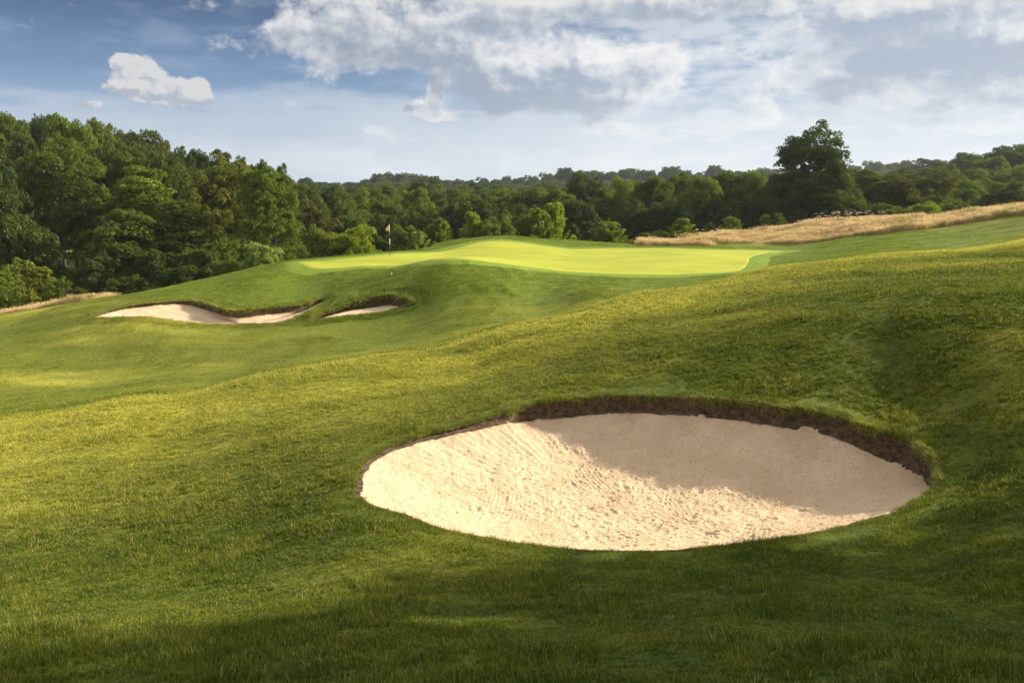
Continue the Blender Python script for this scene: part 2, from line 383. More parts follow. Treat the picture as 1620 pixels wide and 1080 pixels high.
def make_leaf_mat():
    m_, T, b = bsdf_mat('tree_leaves'); T.n.remove(b)
    out = [n for n in T.n if n.type == 'OUTPUT_MATERIAL'][0]
    var = T.node('ShaderNodeAttribute', attribute_name='var').outputs['Fac']
    oi = T.node('ShaderNodeObjectInfo')
    hs = T.node('ShaderNodeHueSaturation'); T.link(oi.outputs['Color'], hs.inputs['Color'])
    T.link(T.rng(var, 0.0, 1.0, 0.62, 1.42, smooth=False), hs.inputs['Value'])
    T.link(T.rng(var, 0.0, 1.0, 0.512, 0.49, smooth=False), hs.inputs['Hue'])
    c = hs.outputs[0]
    d = T.node('ShaderNodeBsdfDiffuse'); T.link(c, d.inputs[0])
    t = T.node('ShaderNodeBsdfTranslucent'); T.link(T.mix(0.5, c, (0.10, 0.16, 0.01)), t.inputs[0])
    ms = T.node('ShaderNodeMixShader'); ms.inputs[0].default_value = 0.42; T.link(d.outputs[0], ms.inputs[1]); T.link(t.outputs[0], ms.inputs[2])
    gl = T.node('ShaderNodeBsdfGlossy'); gl.inputs['Roughness'].default_value = 0.5
    m2 = T.node('ShaderNodeMixShader'); m2.inputs[0].default_value = 0.015; T.link(ms.outputs[0], m2.inputs[1]); T.link(gl.outputs[0], m2.inputs[2])
    T.link(m2.outputs[0], out.inputs[0])
    return m_
M_LEAF = make_leaf_mat()

def make_bark():
    m_, T, b = bsdf_mat('bark')
    geo = T.node('ShaderNodeTexCoord').outputs['Object']
    n = T.noise(T.vm('MULTIPLY', geo, (4, 4, 0.8)), 2.0, 5, 0.65)
    T.link(T.mix(T.rng(n, 0.3, 0.7), (0.035, 0.028, 0.02), (0.12, 0.10, 0.075)), b.inputs['Base Color']); b.inputs['Roughness'].default_value = 0.9
    return m_
M_BARK = make_bark()

def make_sand_mat():
    m_, T, b = bsdf_mat('bunker_sand')
    geo = T.node('ShaderNodeNewGeometry'); pos = geo.outputs['Position']
    n1 = T.noise(pos, 1.3, 5, 0.6); n2 = T.noise(pos, 28.0, 4, 0.7); n3 = T.noise(pos, 160.0, 2, 0.6)
    c = T.mix(T.rng(n1, 0.3, 0.7), (0.64, 0.475, 0.30), (0.77, 0.595, 0.39))
    c = T.mix(T.m('MULTIPLY', T.rng(n3, 0.4, 0.7), 0.42), c, (0.42, 0.29, 0.18))
    c = T.mix(T.m('MULTIPLY', T.rng(n2, 0.48, 0.75), 0.45), c, (0.44, 0.31, 0.20))
    # scattered darker clods and grit
    v = T.node('ShaderNodeTexVoronoi'); v.inputs['Scale'].default_value = 20.0; v.inputs['Randomness'].default_value = 1.0
    T.link(pos, v.inputs['Vector'])
    sep = T.node('ShaderNodeSeparateColor'); T.link(v.outputs['Color'], sep.inputs[0])
    clod = T.m('MULTIPLY', T.rng(v.outputs['Distance'], 0.30, 0.16), T.rng(sep.outputs[0], 0.66, 0.68))
    c = T.mix(T.m('MULTIPLY', clod, 0.55), c, (0.24, 0.16, 0.09))
    T.link(c, b.inputs['Base Color']); b.inputs['Roughness'].default_value = 0.95; b.inputs['Specular IOR Level'].default_value = 0.1
    h = T.m('ADD', T.m('MULTIPLY', n2, 0.9), T.m('MULTIPLY', n3, 0.22))
    h = T.m('ADD', h, T.m('MULTIPLY', clod, 0.35))
    bm_ = T.node('ShaderNodeBump'); bm_.inputs['Strength'].default_value = 0.9; bm_.inputs['Distance'].default_value = 0.035
    T.link(h, bm_.inputs['Height']); T.link(bm_.outputs[0], b.inputs['Normal'])
    return m_
M_SAND = make_sand_mat()

def make_earth_mat():
    m_, T, b = bsdf_mat('bare_earth')
    geo = T.node('ShaderNodeNewGeometry'); pos = geo.outputs['Position']
    n1 = T.noise(T.vm('MULTIPLY', pos, (1, 1, 1.6)), 9.0, 6, 0.75); n2 = T.noise(pos, 45.0, 4, 0.75)
    c = T.mix(T.rng(n1, 0.35, 0.65), (0.030, 0.020, 0.010), (0.16, 0.10, 0.05))
    T.link(c, b.inputs['Base Color']); b.inputs['Roughness'].default_value = 0.95
    bm_ = T.node('ShaderNodeBump'); bm_.inputs['Strength'].default_value = 1.0; bm_.inputs['Distance'].default_value = 0.05
    T.link(T.m('ADD', n1, T.m('MULTIPLY', n2, 0.5)), bm_.inputs['Height']); T.link(bm_.outputs[0], b.inputs['Normal'])
    return m_
M_EARTH = make_earth_mat()

# ------------------------------------------------------------------ bunker outlines in the world
def catmull(P, n):
    P = np.asarray(P, float); k = len(P); o = []
    for i in range(k):
        p0, p1, p2, p3 = P[(i - 1) % k], P[i], P[(i + 1) % k], P[(i + 2) % k]
        t = np.linspace(0, 1, 24, endpoint=False)[:, None]
        o.append(0.5 * (2 * p1 + (p2 - p0) * t + (2 * p0 - 5 * p1 + 4 * p2 - p3) * t ** 2 + (3 * p1 - p0 - 3 * p2 + p3) * t ** 3))
    Q = np.concatenate(o); dd = np.r_[0, np.cumsum(np.linalg.norm(np.diff(np.r_[Q, Q[:1]], axis=0)[:, :2], axis=1))]
    s = np.linspace(0, dd[-1], n, endpoint=False); Qc = np.r_[Q, Q[:1]]
    return np.stack([np.interp(s, dd, Qc[:, j]) for j in range(P.shape[1])], -1)
# pixel outline of the turf edge and the height of the face below it in metres
B_MAIN = [(557,775,.02),(562,748,.02),(583,724,.03),(620,705,.04),(670,688,.05),(720,676,.08),(780,658,.17),(835,641,.34),(900,631,.42),(1000,625,.44),(1080,627,.44),(1170,634,.44),
          (1233,642,.45),(1333,660,.50),(1400,682,.56),(1445,698,.62),(1472,714,.66),(1487,740,.60),(1482,765,.42),(1462,788,.20),(1430,806,.10),(1380,823,.05),(1300,843,.04),(1200,860,.04),(1080,871,.04),
          (960,874,.04),(860,866,.04),(760,852,.04),(680,832,.04),(612,808,.04),(572,793,.04)]
B_LEFT = [(146,502,.05),(170,492,.1),(205,484,.16),(250,478,.22),(295,475,.34),(325,479,.42),(350,487,.46),(372,491,.46),(400,489,.46),(440,485,.44),(475,482,.42),(505,473,.36),(516,473,.2),
          (510,480,.1),(492,490,.12),(480,502,.08),(455,508,.05),(420,512,.05),(370,513,.05),(320,512,.05),(280,508,.05),(240,503,.05),(200,502,.05),(165,503,.05)]
B_RIGHT = [(479,507,.35),(488,499,.5),(510,493,.55),(535,487,.6),(560,479,.62),(590,470,.64),(618,466,.64),(640,470,.6),(654,475,.5),(658,480,.36),(648,485,.14),(625,489,.06),(600,494,.05),(560,499,.05),(520,503,.05),(492,509,.1)]
class Bunker: pass
def outline(px, n, lk=1.0):
    W_ = []
    for (u, v, lip) in px:
        p = hit(u, v); W_.append((p[0], p[1], lip))
    Q = catmull(W_, n); b = Bunker(); b.xy = Q[:, :2]; b.lip = np.maximum(Q[:, 2] * lk, .02)
    b.lip = np.maximum(b.lip + 0.05 * fbm(np.arange(n) * .11, np.zeros(n), 1.6, 3, .5, 5) * (b.lip > .1), 0.02)
    nx = np.roll(b.xy, -1, 0) - np.roll(b.xy, 1, 0); nx /= np.linalg.norm(nx, axis=1)[:, None] + 1e-9
    area = 0.5 * np.sum(b.xy[:, 0] * np.roll(b.xy[:, 1], -1) - np.roll(b.xy[:, 0], -1) * b.xy[:, 1])
    b.out = np.stack([nx[:, 1], -nx[:, 0]], -1) * (1 if area > 0 else -1)
    for _ in range(6): b.out = (b.out + np.roll(b.out, 1, 0) + np.roll(b.out, -1, 0)) / 3
    b.out /= np.linalg.norm(b.out, axis=1)[:, None]
    wob = (0.045 if n > 900 else .035) * fbm(np.arange(n) * .09, np.zeros(n) + 3, 2.0, 4, .6, 2)
    b.xy = b.xy + b.out * wob[:, None]
    b.cx, b.cy = b.xy.mean(0); b.n = n; b.bb = (b.xy.min(0) - .6, b.xy.max(0) + .6)
    return b
BK = [outline(B_MAIN, 1000, .62), outline(B_LEFT, 640, .62), outline(B_RIGHT, 420, .86)]
def inside(b, x, y):
    x = np.asarray(x, float).ravel(); y = np.asarray(y, float).ravel(); r = np.zeros(x.size, bool)
    k = np.where((x > b.bb[0][0]) & (x < b.bb[1][0]) & (y > b.bb[0][1]) & (y < b.bb[1][1]))[0]
    P = b.xy[::2] if b.n > 500 else b.xy; P2 = np.roll(P, -1, 0)
    for i in range(0, len(k), 4000):
        kk = k[i:i + 4000]; X = x[kk][:, None]; Y = y[kk][:, None]
        c = ((P[None, :, 1] > Y) != (P2[None, :, 1] > Y)) & (X < (P2[:, 0] - P[:, 0]) * (Y - P[:, 1]) / (P2[:, 1] - P[:, 1] + 1e-12) + P[:, 0])
        r[kk] = c.sum(1) % 2 == 1
    return r
def rim_dist(b, x, y):
    x = np.asarray(x, float).ravel(); y = np.asarray(y, float).ravel(); r = np.full(x.size, 9.0)
    k = np.where((x > b.bb[0][0] - 1) & (x < b.bb[1][0] + 1) & (y > b.bb[0][1] - 1) & (y < b.bb[1][1] + 1))[0]
    for i in range(0, len(k), 4000):
        kk = k[i:i + 4000]
        r[kk] = np.sqrt(((x[kk][:, None] - b.xy[None, ::4, 0]) ** 2 + (y[kk][:, None] - b.xy[None, ::4, 1]) ** 2).min(1))
    return r

# putting green outline
GP = [(468,417),(500,419),(560,421),(620,422),(690,427),(760,430),(850,427),(930,432),(1000,435),(1090,434),(1150,431),(1178,426),(1187,416),(1192,407),(1218,401),(1245,398.5),
      (1200,396.5),(1100,394.5),(1000,393.5),(850,392.5),(770,394),(700,398),(640,401),(600,404),(540,410),(495,415)]
def plane_hit(u, v, z): r = ray(u, v); k = z / r[2]; return (r[0] * k, r[1] * k)
gw = []
for (u, v) in GP:
    p = plane_hit(u, v, -4.2)
    for _ in range(8): p = plane_hit(u, v, float(H(p[0], p[1])) if not (640 <= u <= 850 and v > 420) else -4.15)
    gw.append((p[0], min(max(p[1], 43), 68)))
green = catmull(gw, 400)
gb = Bunker(); gb.xy = green; gb.n = 400; gb.bb = (green.min(0) - .5, green.max(0) + .5)
gb.cx, gb.cy = green.mean(0)
def grow(q, d_):
    t = np.roll(q, -4, 0) - np.roll(q, 4, 0); t /= np.linalg.norm(t, axis=1)[:, None] + 1e-9
    ar = 0.5 * np.sum(q[:, 0] * np.roll(q[:, 1], -1) - np.roll(q[:, 0], -1) * q[:, 1]); nn = np.stack([t[:, 1], -t[:, 0]], -1) * (1 if ar > 0 else -1)
    for _ in range(12): nn = (nn + np.roll(nn, 1, 0) + np.roll(nn, -1, 0)) / 3
    return q + nn * d_
gc = Bunker(); gc.xy = grow(green, .95); gc.n = 400; gc.bb = (gc.xy.min(0) - .5, gc.xy.max(0) + .5)

# ------------------------------------------------------------------ turf zones
def crest_y(x):
    """distance of the foreground crest at x"""
    return np.interp(x, [-14, -10, -7, -4, 0, 4, 9, 15, 24, 40], [18.5, 20, 21.8, 23.3, 25, 27, 30, 33.4, 37, 44])
def zones(x, y):
    x = np.asarray(x, float); y = np.asarray(y, float)
    far = sstep(y - crest_y(x), -0.5, 1.5)
    dg = np.hypot((x - 4) / 24.0, (y - 54) / 15.0)
    lush = far * (1 - sstep(dg, 0.95, 1.45)) * 0.9
    lush = np.maximum(lush, far * 0.45 * sstep(fbm(x, y, 9, 3, .5, 8), 0.0, .35))
    dry = (1 - far) * (0.04 + 0.40 * sstep(fbm(x, y, 3.2, 4, .55, 1), .05, .6) * (.35 + .65 * sstep(y, 7, 12))) + far * (0.34 + 0.42 * sstep(fbm(x * .5, y, 3.5, 4, .6, 4), .0, .5))  # dryness held low on bank and near grass, painting them darker as if shaded
    # sunlight painted as extra dryness on the bleached crest and left slope
    shoulder_light = (1 - far) * sstep(y - crest_y(x) + 1.5 * fbm(x, y, 4, 3, .5, 12), -8.5, -1.0)
    dry = np.maximum(dry, shoulder_light * 0.95)
    left = (1 - far) * sstep(-x * .7 + (y - 12) * .75 + 1.2 * fbm(x, y, 3, 3, .5, 13), -.5, 8.0) * sstep(y, 7, 13) * 0.85  # left slope painted brighter as if sunlit
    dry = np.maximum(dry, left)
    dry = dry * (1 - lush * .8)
    return np.clip(dry, 0, 1), np.clip(lush, 0, 1), far

# ------------------------------------------------------------------ ground sheet
def build_ground():
    ys = [-8.0]
    while ys[-1] < 1000:
        y = ys[-1]; ys.append(y + max(0.085 if y > 2 else 0.4, 0.0066 * max(y, 0)))
    ys = np.array(ys); na = 760
    a = np.linspace(-1, 1, na); a = 1.5 * (0.72 * a + 0.28 * a ** 3)
    X = a[None, :] * (ys[:, None] + 9.0); Y = np.repeat(ys[:, None], na, 1)
    X = np.where(ys[:, None] < 60, np.clip(X, -200, 200), X)
    Z = H(X, Y); ny = len(ys)
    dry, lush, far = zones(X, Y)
    ins = np.zeros(X.size, bool)
    for b in BK: ins |= inside(b, X, Y)
    ins = ins.reshape(X.shape)
    idx = np.arange(X.size).reshape(X.shape)
    q = np.stack([idx[:-1, :-1], idx[:-1, 1:], idx[1:, 1:], idx[1:, :-1]], -1).reshape(-1, 4)
    bad = ins.ravel()[q].any(1); q = q[~bad]
    cx_ = X.ravel()[q].mean(1); cy_ = Y.ravel()[q].mean(1)
    fw = (cy_ > crest_y(cx_) + 1) & (cy_ < 48) & (np.abs(cx_) < 60)
    V = np.stack([X.ravel(), Y.ravel(), Z.ravel()], -1)
    res = []
    for nm, sel in (('ground', ~fw), ('fairway', fw)):
        qq = q[sel]; u, inv = np.unique(qq, return_inverse=True)
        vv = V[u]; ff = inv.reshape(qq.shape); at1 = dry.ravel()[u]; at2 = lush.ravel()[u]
        if nm == 'ground':   # turf rings that finish the ground exactly at each bunker's edge
            for b in BK:
                offs = [(.55, -.03), (.42, .002), (.28, .012), (.14, .015), (.05, .010), (.015, .0), (-.035, -.03)]
                base = len(vv); n = b.n; rows = []
                for o_, dz in offs:
                    p = b.xy + b.out * o_; rows.append(np.c_[p, H(p[:, 0], p[:, 1]) + dz])
                R = np.concatenate(rows); d_, l_, _ = zones(R[:, 0], R[:, 1])
                ii = np.arange(n); jj = (ii + 1) % n; fr = []
                for k in range(len(offs) - 1): fr.append(np.stack([base + k * n + ii, base + k * n + jj, base + (k + 1) * n + jj, base + (k + 1) * n + ii], -1))
                vv = np.r_[vv, R]; ff = np.r_[ff, np.concatenate(fr)]; at1 = np.r_[at1, d_]; at2 = np.r_[at2, l_]
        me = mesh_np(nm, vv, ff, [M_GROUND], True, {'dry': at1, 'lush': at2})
        kind(obj(nm, me), 'structure')
build_ground()

# putting green: a close-mown sheet following the ground
def build_green():
    n = 400; T_ = np.linspace(1, 0, 70)
    rows = [np.array([gb.cx, gb.cy]) + (green - [gb.cx, gb.cy]) * t for t in T_]
    XY = np.concatenate(rows); Z = H(XY[:, 0], XY[:, 1]) + 0.028
    Z[:n] -= 0.06
    ii = np.arange(n); jj = (ii + 1) % n
    f = np.concatenate([np.stack([k * n + ii, k * n + jj, (k + 1) * n + jj, (k + 1) * n + ii], -1) for k in range(len(T_) - 2)])
    kind(obj('putting_green', mesh_np('putting_green', np.c_[XY, Z], f, [M_GREEN], True)), 'structure')
build_green()
def build_collar():
    # the collar: a band of slightly longer turf round the putting surface
    n = 400; rows = []
    for k, (d_, dz) in enumerate([(-.15, .010), (.25, .030), (.6, .030), (.95, .022), (1.5, -.03)]):
        q = grow(green, d_); q = q + .10 * np.stack([fbm(q[:, 0], q[:, 1], 1.2, 3, .6, 21), fbm(q[:, 0], q[:, 1], 1.2, 3, .6, 22)], -1) * (k > 1)
        rows.append(np.c_[q, H(q[:, 0], q[:, 1]) + dz])
    V = np.concatenate(rows); ii = np.arange(n); jj = (ii + 1) % n
    f = np.concatenate([np.stack([k * n + ii, k * n + jj, (k + 1) * n + jj, (k + 1) * n + ii], -1) for k in range(len(rows) - 1)])
    m_, T, b_ = bsdf_mat('collar_turf'); pos = T.node('ShaderNodeNewGeometry').outputs['Position']
    n1 = T.noise(pos, 1.2, 4, .6); n2 = T.noise(pos, 20, 4, .7)
    c = T.mix(T.rng(n1, .3, .7), (0.13, 0.215, 0.020), (0.20, 0.265, 0.030)); c = T.mix(T.m('MULTIPLY', T.rng(n2, .35, .7), .4), c, (0.13, 0.21, 0.02))
    T.link(c, b_.inputs['Base Color']); b_.inputs['Roughness'].default_value = .85; b_.inputs['Specular IOR Level'].default_value = .1
    kind(obj('green_collar', mesh_np('green_collar', V, f, [m_], True)), 'structure')
build_collar()

# ------------------------------------------------------------------ bunkers
def build_bunker(b, label, floor, p, centre, nr, rough, seed):
    root = empty('sand_bunker', (centre[0], centre[1], floor)); tag(root, label, 'bunker', None)
    O = np.array([centre[0], centre[1], floor]); n = b.n
    zr = H(b.xy[:, 0], b.xy[:, 1])
    # earth face
    rows = []
    rag = 0.03 * fbm(np.arange(n) * .05, np.zeros(n), .8, 4, .7, seed)
    for k, (o_, fz) in enumerate([(-.005, .0), (-.04, .12), (-.03, .24), (-.015, .36), (-.02, .48), (-.015, .6), (-.03, .72), (-.04, .84), (-.06, 1.0), (-.12, 1.15)]):
        jit = 0.030 * fbm(np.arange(n) * .024 * (1 if n > 900 else 3), np.full(n, k * .055), .16, 4, .7, seed) - .01
        q = b.xy + b.out * (o_ + jit)[:, None]
        rows.append(np.c_[q, zr - b.lip * fz - 0.012 + rag * (fz > .1) * (fz < .9) * .5])
    V = np.concatenate(rows) - O; ii = np.arange(n); jj = (ii + 1) % n
    f = np.concatenate([np.stack([k * n + ii, (k + 1) * n + ii, (k + 1) * n + jj, k * n + jj], -1) for k in range(len(rows) - 1)])
    obj('earth_face', mesh_np('earth_face', V, f, [M_EARTH], True), root)
    # sand dish
    T_ = 1 - np.linspace(0, 1, nr) ** 1.15; T_ = T_[:-1]; c = np.array(centre)
    edge = b.xy - b.out * 0.015; zs = zr - b.lip
    rows = []
    for t in T_:
        q = c + (edge - c) * t; w = t ** p
        # near the middle the rim heights average out
        sm = zs.mean(); z_ = floor + (zs * sstep(t, .0, .5) + sm * (1 - sstep(t, .0, .5)) - floor) * w
        rows.append(np.c_[q, z_])
    V = np.concatenate(rows); x, y = V[:, 0], V[:, 1]
    amp = np.repeat(sstep(1 - T_, 0, .02), n)
    dz = 0.035 * fbm(x, y, .9, 3, .5, seed) + 0.018 * fbm(x, y, .22, 3, .6, seed + 1) + 0.013 * fbm(x, y, .07, 3, .65, seed + 2)
    if rough:   # fine rake grooves running up the back slope
        th_ = np.arctan2(y - c[1], x - c[0]); tt = np.repeat(T_, n)
        dz += .0045 * np.sin(th_ * 3.6 / .085 * 2 * math.pi / 2.2 + 1.5 * fbm(x, y, .8, 2, .5, 44)) * sstep(tt, .55, .75) * sstep(y, c[1] + .2, c[1] + .9)
    # footprints and scuffs
    R_ = np.random.RandomState(seed)
    if rough:
        # rake passes: curved bundles of fine grooves that are partly trodden out
        for (px, py, ang, wd, ln, cur) in [(.2, 11.4, 1.5, 1.6, 1.6, .1), (4.6, 13.0, 1.3, 2.6, 1.2, .1), (2.8, 12.4, 1.4, .8, 1.6, .2), (2.6, 11.9, 1.75, .55, 1.5, .5), (1.3, 12.9, 1.9, .8, 1.2, -.3), (4.6, 12.3, .35, .6, 2.0, .45), (3.4, 10.6, 1.2, .5, 1.3, -.4), (-.3, 12.0, .4, .5, 1.6, .3),
                                           (.6, 10.6, .1, .45, 1.8, .3), (2.2, 13.6, 1.5, 1.9, .9, .0), (5.0, 11.0, .1, .5, 1.2, .2)]:
            ca, sa = math.cos(ang), math.sin(ang); lx = (x - px) * ca + (y - py) * sa; ly = -(x - px) * sa + (y - py) * ca - cur * lx * lx * .35
            m_ = sstep(wd / 2 - np.abs(ly), 0, .08) * sstep(ln / 2 - np.abs(lx), 0, .3)
            m_ = m_ * sstep(fbm(x, y, .5, 3, .5, 31), -.3, .1)
            dz += m_ * (0.0036 * np.sin((ly + .02 * np.sin(lx * 3)) * 2 * math.pi / .07) - .002)
        for _ in range(150):
            k = R_.rand() * 2 * math.pi; rr = math.sqrt(R_.rand()) * .8
            px = c[0] + 3.7 * rr * math.cos(k); py = c[1] + 2.2 * rr * math.sin(k); th = R_.rand() * 6.28; L = .11 + .05 * R_.rand()
            near = (np.abs(x - px) < .5) & (np.abs(y - py) < .5)
            ca, sa = math.cos(th), math.sin(th)
            lx = ((x[near] - px) * ca + (y[near] - py) * sa) / L; ly = (-(x[near] - px) * sa + (y[near] - py) * ca) / .055
            r2 = lx * lx + ly * ly
            dz[near] += (-.010 * np.exp(-r2 * 1.2) + .006 * np.exp(-(np.sqrt(r2) - 1.4) ** 2 * 3)) * (.3 + R_.rand()) * (1 + 1.2 * fbm(x[near], y[near], .07, 2, .5, 9))
        for _ in range(2600):
            k = R_.rand() * 2 * math.pi; rr = math.sqrt(R_.rand()) * .97
            px = c[0] + 4.1 * rr * math.cos(k); py = c[1] + 2.7 * rr * math.sin(k); s_ = .010 + .022 * R_.rand() ** 3
            near = (np.abs(x - px) < .1) & (np.abs(y - py) < .1)
            r2 = ((x[near] - px) ** 2 + (y[near] - py) ** 2) / s_ ** 2
            dz[near] += .014 * np.exp(-r2) * (1 if R_.rand() < .5 else -1.0)
    V[:, 2] += dz * amp - 0.004
    f = np.concatenate([np.stack([k * n + ii, k * n + jj, (k + 1) * n + jj, (k + 1) * n + ii], -1) for k in range(len(T_) - 1)])
    cidx = len(V); V = np.r_[V, [[c[0], c[1], V[-n:, 2].mean()]]]
    ft = np.stack([(len(T_) - 1) * n + ii, (len(T_) - 1) * n + jj, np.full(n, cidx)], -1)
    obj('sand', mesh_np('sand', V - O, f, [M_SAND], True, None, ft), root)
    return root
build_bunker(BK[0], 'large oval sand bunker in the foreground, half in shadow below its earth lip', -4.78, 2.4, (BK[0].cx, BK[0].cy), 300, True, 3)
c1 = at(385, 500, 40.2); build_bunker(BK[1], 'long pale bunker cut into the bank below the green, tapering leftwards', float(H(*at(330, 506, 39)[:2])) - .42, 2.2, (c1[0], c1[1]), 60, False, 5)
c2 = at(580, 488, 40.4); build_bunker(BK[2], 'small sand bunker under a dark turf lip in the mound before the green', float(H(*at(580, 494, 39.8)[:2])) - .16, 2.0, (c2[0], c2[1]), 40, False, 6)

# ------------------------------------------------------------------ scattering (only for grass and far-off wood)
def scatter(name, protos, P, rot, scl, idx, attrs=None):
    me = bpy.data.meshes.new(name); me.vertices.add(len(P)); me.vertices.foreach_set('co', np.asarray(P, np.float32).ravel())
    a = me.attributes.new('rot', 'FLOAT_VECTOR', 'POINT'); a.data.foreach_set('vector', np.asarray(rot, np.float32).ravel())
    a = me.attributes.new('scl', 'FLOAT_VECTOR', 'POINT'); a.data.foreach_set('vector', np.asarray(scl, np.float32).ravel())
    a = me.attributes.new('pick', 'INT', 'POINT'); a.data.foreach_set('value', np.asarray(idx, np.int32))
    for k, v in (attrs or {}).items():
        a = me.attributes.new(k, 'FLOAT', 'POINT'); a.data.foreach_set('value', np.asarray(v, np.float32))
    o = obj(name, me)
    col = bpy.data.collections.new(name + '_sources')
    for i, pm in enumerate(protos):
        po = bpy.data.objects.new('%s_source_%02d' % (name, i), pm); col.objects.link(po)
    ng = bpy.data.node_groups.new(name + '_scatter', 'GeometryNodeTree')
    ng.interface.new_socket('Geometry', in_out='INPUT', socket_type='NodeSocketGeometry')
    ng.interface.new_socket('Geometry', in_out='OUTPUT', socket_type='NodeSocketGeometry')
    N = ng.nodes; L = ng.links
    gi = N.new('NodeGroupInput'); go = N.new('NodeGroupOutput'); ip = N.new('GeometryNodeInstanceOnPoints')
    ci = N.new('GeometryNodeCollectionInfo'); ci.inputs['Collection'].default_value = col; ci.inputs['Separate Children'].default_value = True; ci.inputs['Reset Children'].default_value = True
    def na(nm, ty):
        n = N.new('GeometryNodeInputNamedAttribute'); n.data_type = ty; n.inputs['Name'].default_value = nm; return n.outputs['Attribute']
    L.new(gi.outputs[0], ip.inputs['Points']); L.new(ci.outputs[0], ip.inputs['Instance']); ip.inputs['Pick Instance'].default_value = True
    L.new(na('pick', 'INT'), ip.inputs['Instance Index'])
    er = N.new('FunctionNodeEulerToRotation'); L.new(na('rot', 'FLOAT_VECTOR'), er.inputs[0]); L.new(er.outputs[0], ip.inputs['Rotation'])
    L.new(na('scl', 'FLOAT_VECTOR'), ip.inputs['Scale']); L.new(ip.outputs[0], go.inputs[0])
    md = o.modifiers.new('scatter', 'NODES'); md.node_group = ng
    return o
def slope_euler(x, y, spin, amount=1.0):
    e = 0.15; gx = (H(x + e, y) - H(x - e, y)) / (2 * e) * amount; gy = (H(x, y + e) - H(x, y - e)) / (2 * e) * amount
    nz = 1 / np.sqrt(1 + gx * gx + gy * gy); n = np.stack([-gx * nz, -gy * nz, nz], -1)
    ca, sa = np.cos(spin), np.sin(spin); t = np.stack([ca, sa, np.zeros_like(ca)], -1)
    t = t - n * (t * n).sum(-1, keepdims=True); t /= np.linalg.norm(t, axis=-1, keepdims=True); b = np.cross(n, t)
    # columns t, b, n  -> XYZ euler
    ry = -np.arcsin(np.clip(t[:, 2], -1, 1)); rx = np.arctan2(b[:, 2], n[:, 2]); rz = np.arctan2(t[:, 1], t[:, 0])
    return np.stack([rx, ry, rz], -1)

def blades(seed, size, n, h0, h1, w, lean=0.6, tufts=0, straw=0.07):
    r = np.random.RandomState(seed)
    x = (r.rand(n) - .5) * size; y = (r.rand(n) - .5) * size
    if tufts:
        tx = (r.rand(tufts) - .5) * size; ty = (r.rand(tufts) - .5) * size; k = r.randint(0, tufts, n); m_ = r.rand(n) < .7
        x = np.where(m_, tx[k] + r.randn(n) * size * .045, x); y = np.where(m_, ty[k] + r.randn(n) * size * .045, y)
    h = (h0 + (h1 - h0) * r.rand(n) ** 1.5) * (1 + .25 * r.randn(n)).clip(.4, 1.8); an = r.rand(n) * 6.283; ln = lean * (0.25 + r.rand(n)) ; la = r.rand(n) * 6.283
    lx, ly = np.cos(la) * ln, np.sin(la) * ln; wx, wy = np.cos(an) * w / 2, np.sin(an) * w / 2
    base = np.stack([x, y, np.full(n, -.01)], -1); W_ = np.stack([wx, wy, 0 * wx], -1)
    mid = base + np.stack([lx * h * .35, ly * h * .35, h * .6], -1); tip = base + np.stack([lx * h, ly * h, h * (1 - .25 * ln)], -1)
    V = np.stack([base - W_, base + W_, mid + W_ * .8, mid - W_ * .8, tip], 1).reshape(-1, 3)
    i = np.arange(n) * 5
    fq = np.stack([i, i + 1, i + 2, i + 3], -1); ft = np.stack([i + 3, i + 2, i + 4], -1)
    var = r.rand(n) * .9; var = np.where(r.rand(n) < straw, 1.0, var)
    return mesh_np('grass_tuft', V, fq, [M_BLADE], False, {'var': np.repeat(var, 5)}, ft)

def grass_points(y0, y1, sp, slope_x, seed, keep=None):
    r = np.random.RandomState(seed); out = []
    ys = np.arange(y0, y1, sp)
    for y in ys:
        hw = slope_x * y + 5.5; n = max(int(2 * hw / sp), 1)
        out.append(np.stack([-hw + (np.arange(n) + r.rand(n)) * sp, y + (r.rand(n) - .5) * sp * 1.4], -1))
    return np.concatenate(out)
def outside_all(P, margin, with_green=True):
    k = np.ones(len(P), bool)
    for b in BK: k &= ~inside(b, P[:, 0], P[:, 1]); k &= rim_dist(b, P[:, 0], P[:, 1]) > margin
    if with_green: k &= ~inside(gc, P[:, 0], P[:, 1])
    return k
def put_grass(name, protos, P, hs, seed, xy=1.0):
    r = np.random.RandomState(seed); n = len(P); x, y = P[:, 0], P[:, 1]
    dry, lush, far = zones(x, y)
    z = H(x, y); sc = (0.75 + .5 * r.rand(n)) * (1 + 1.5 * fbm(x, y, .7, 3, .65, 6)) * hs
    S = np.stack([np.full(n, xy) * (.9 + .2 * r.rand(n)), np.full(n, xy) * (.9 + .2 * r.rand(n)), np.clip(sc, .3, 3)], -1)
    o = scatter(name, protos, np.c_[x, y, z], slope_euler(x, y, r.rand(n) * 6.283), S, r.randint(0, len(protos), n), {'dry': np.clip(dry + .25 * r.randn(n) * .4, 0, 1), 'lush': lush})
    return kind(o, 'stuff')

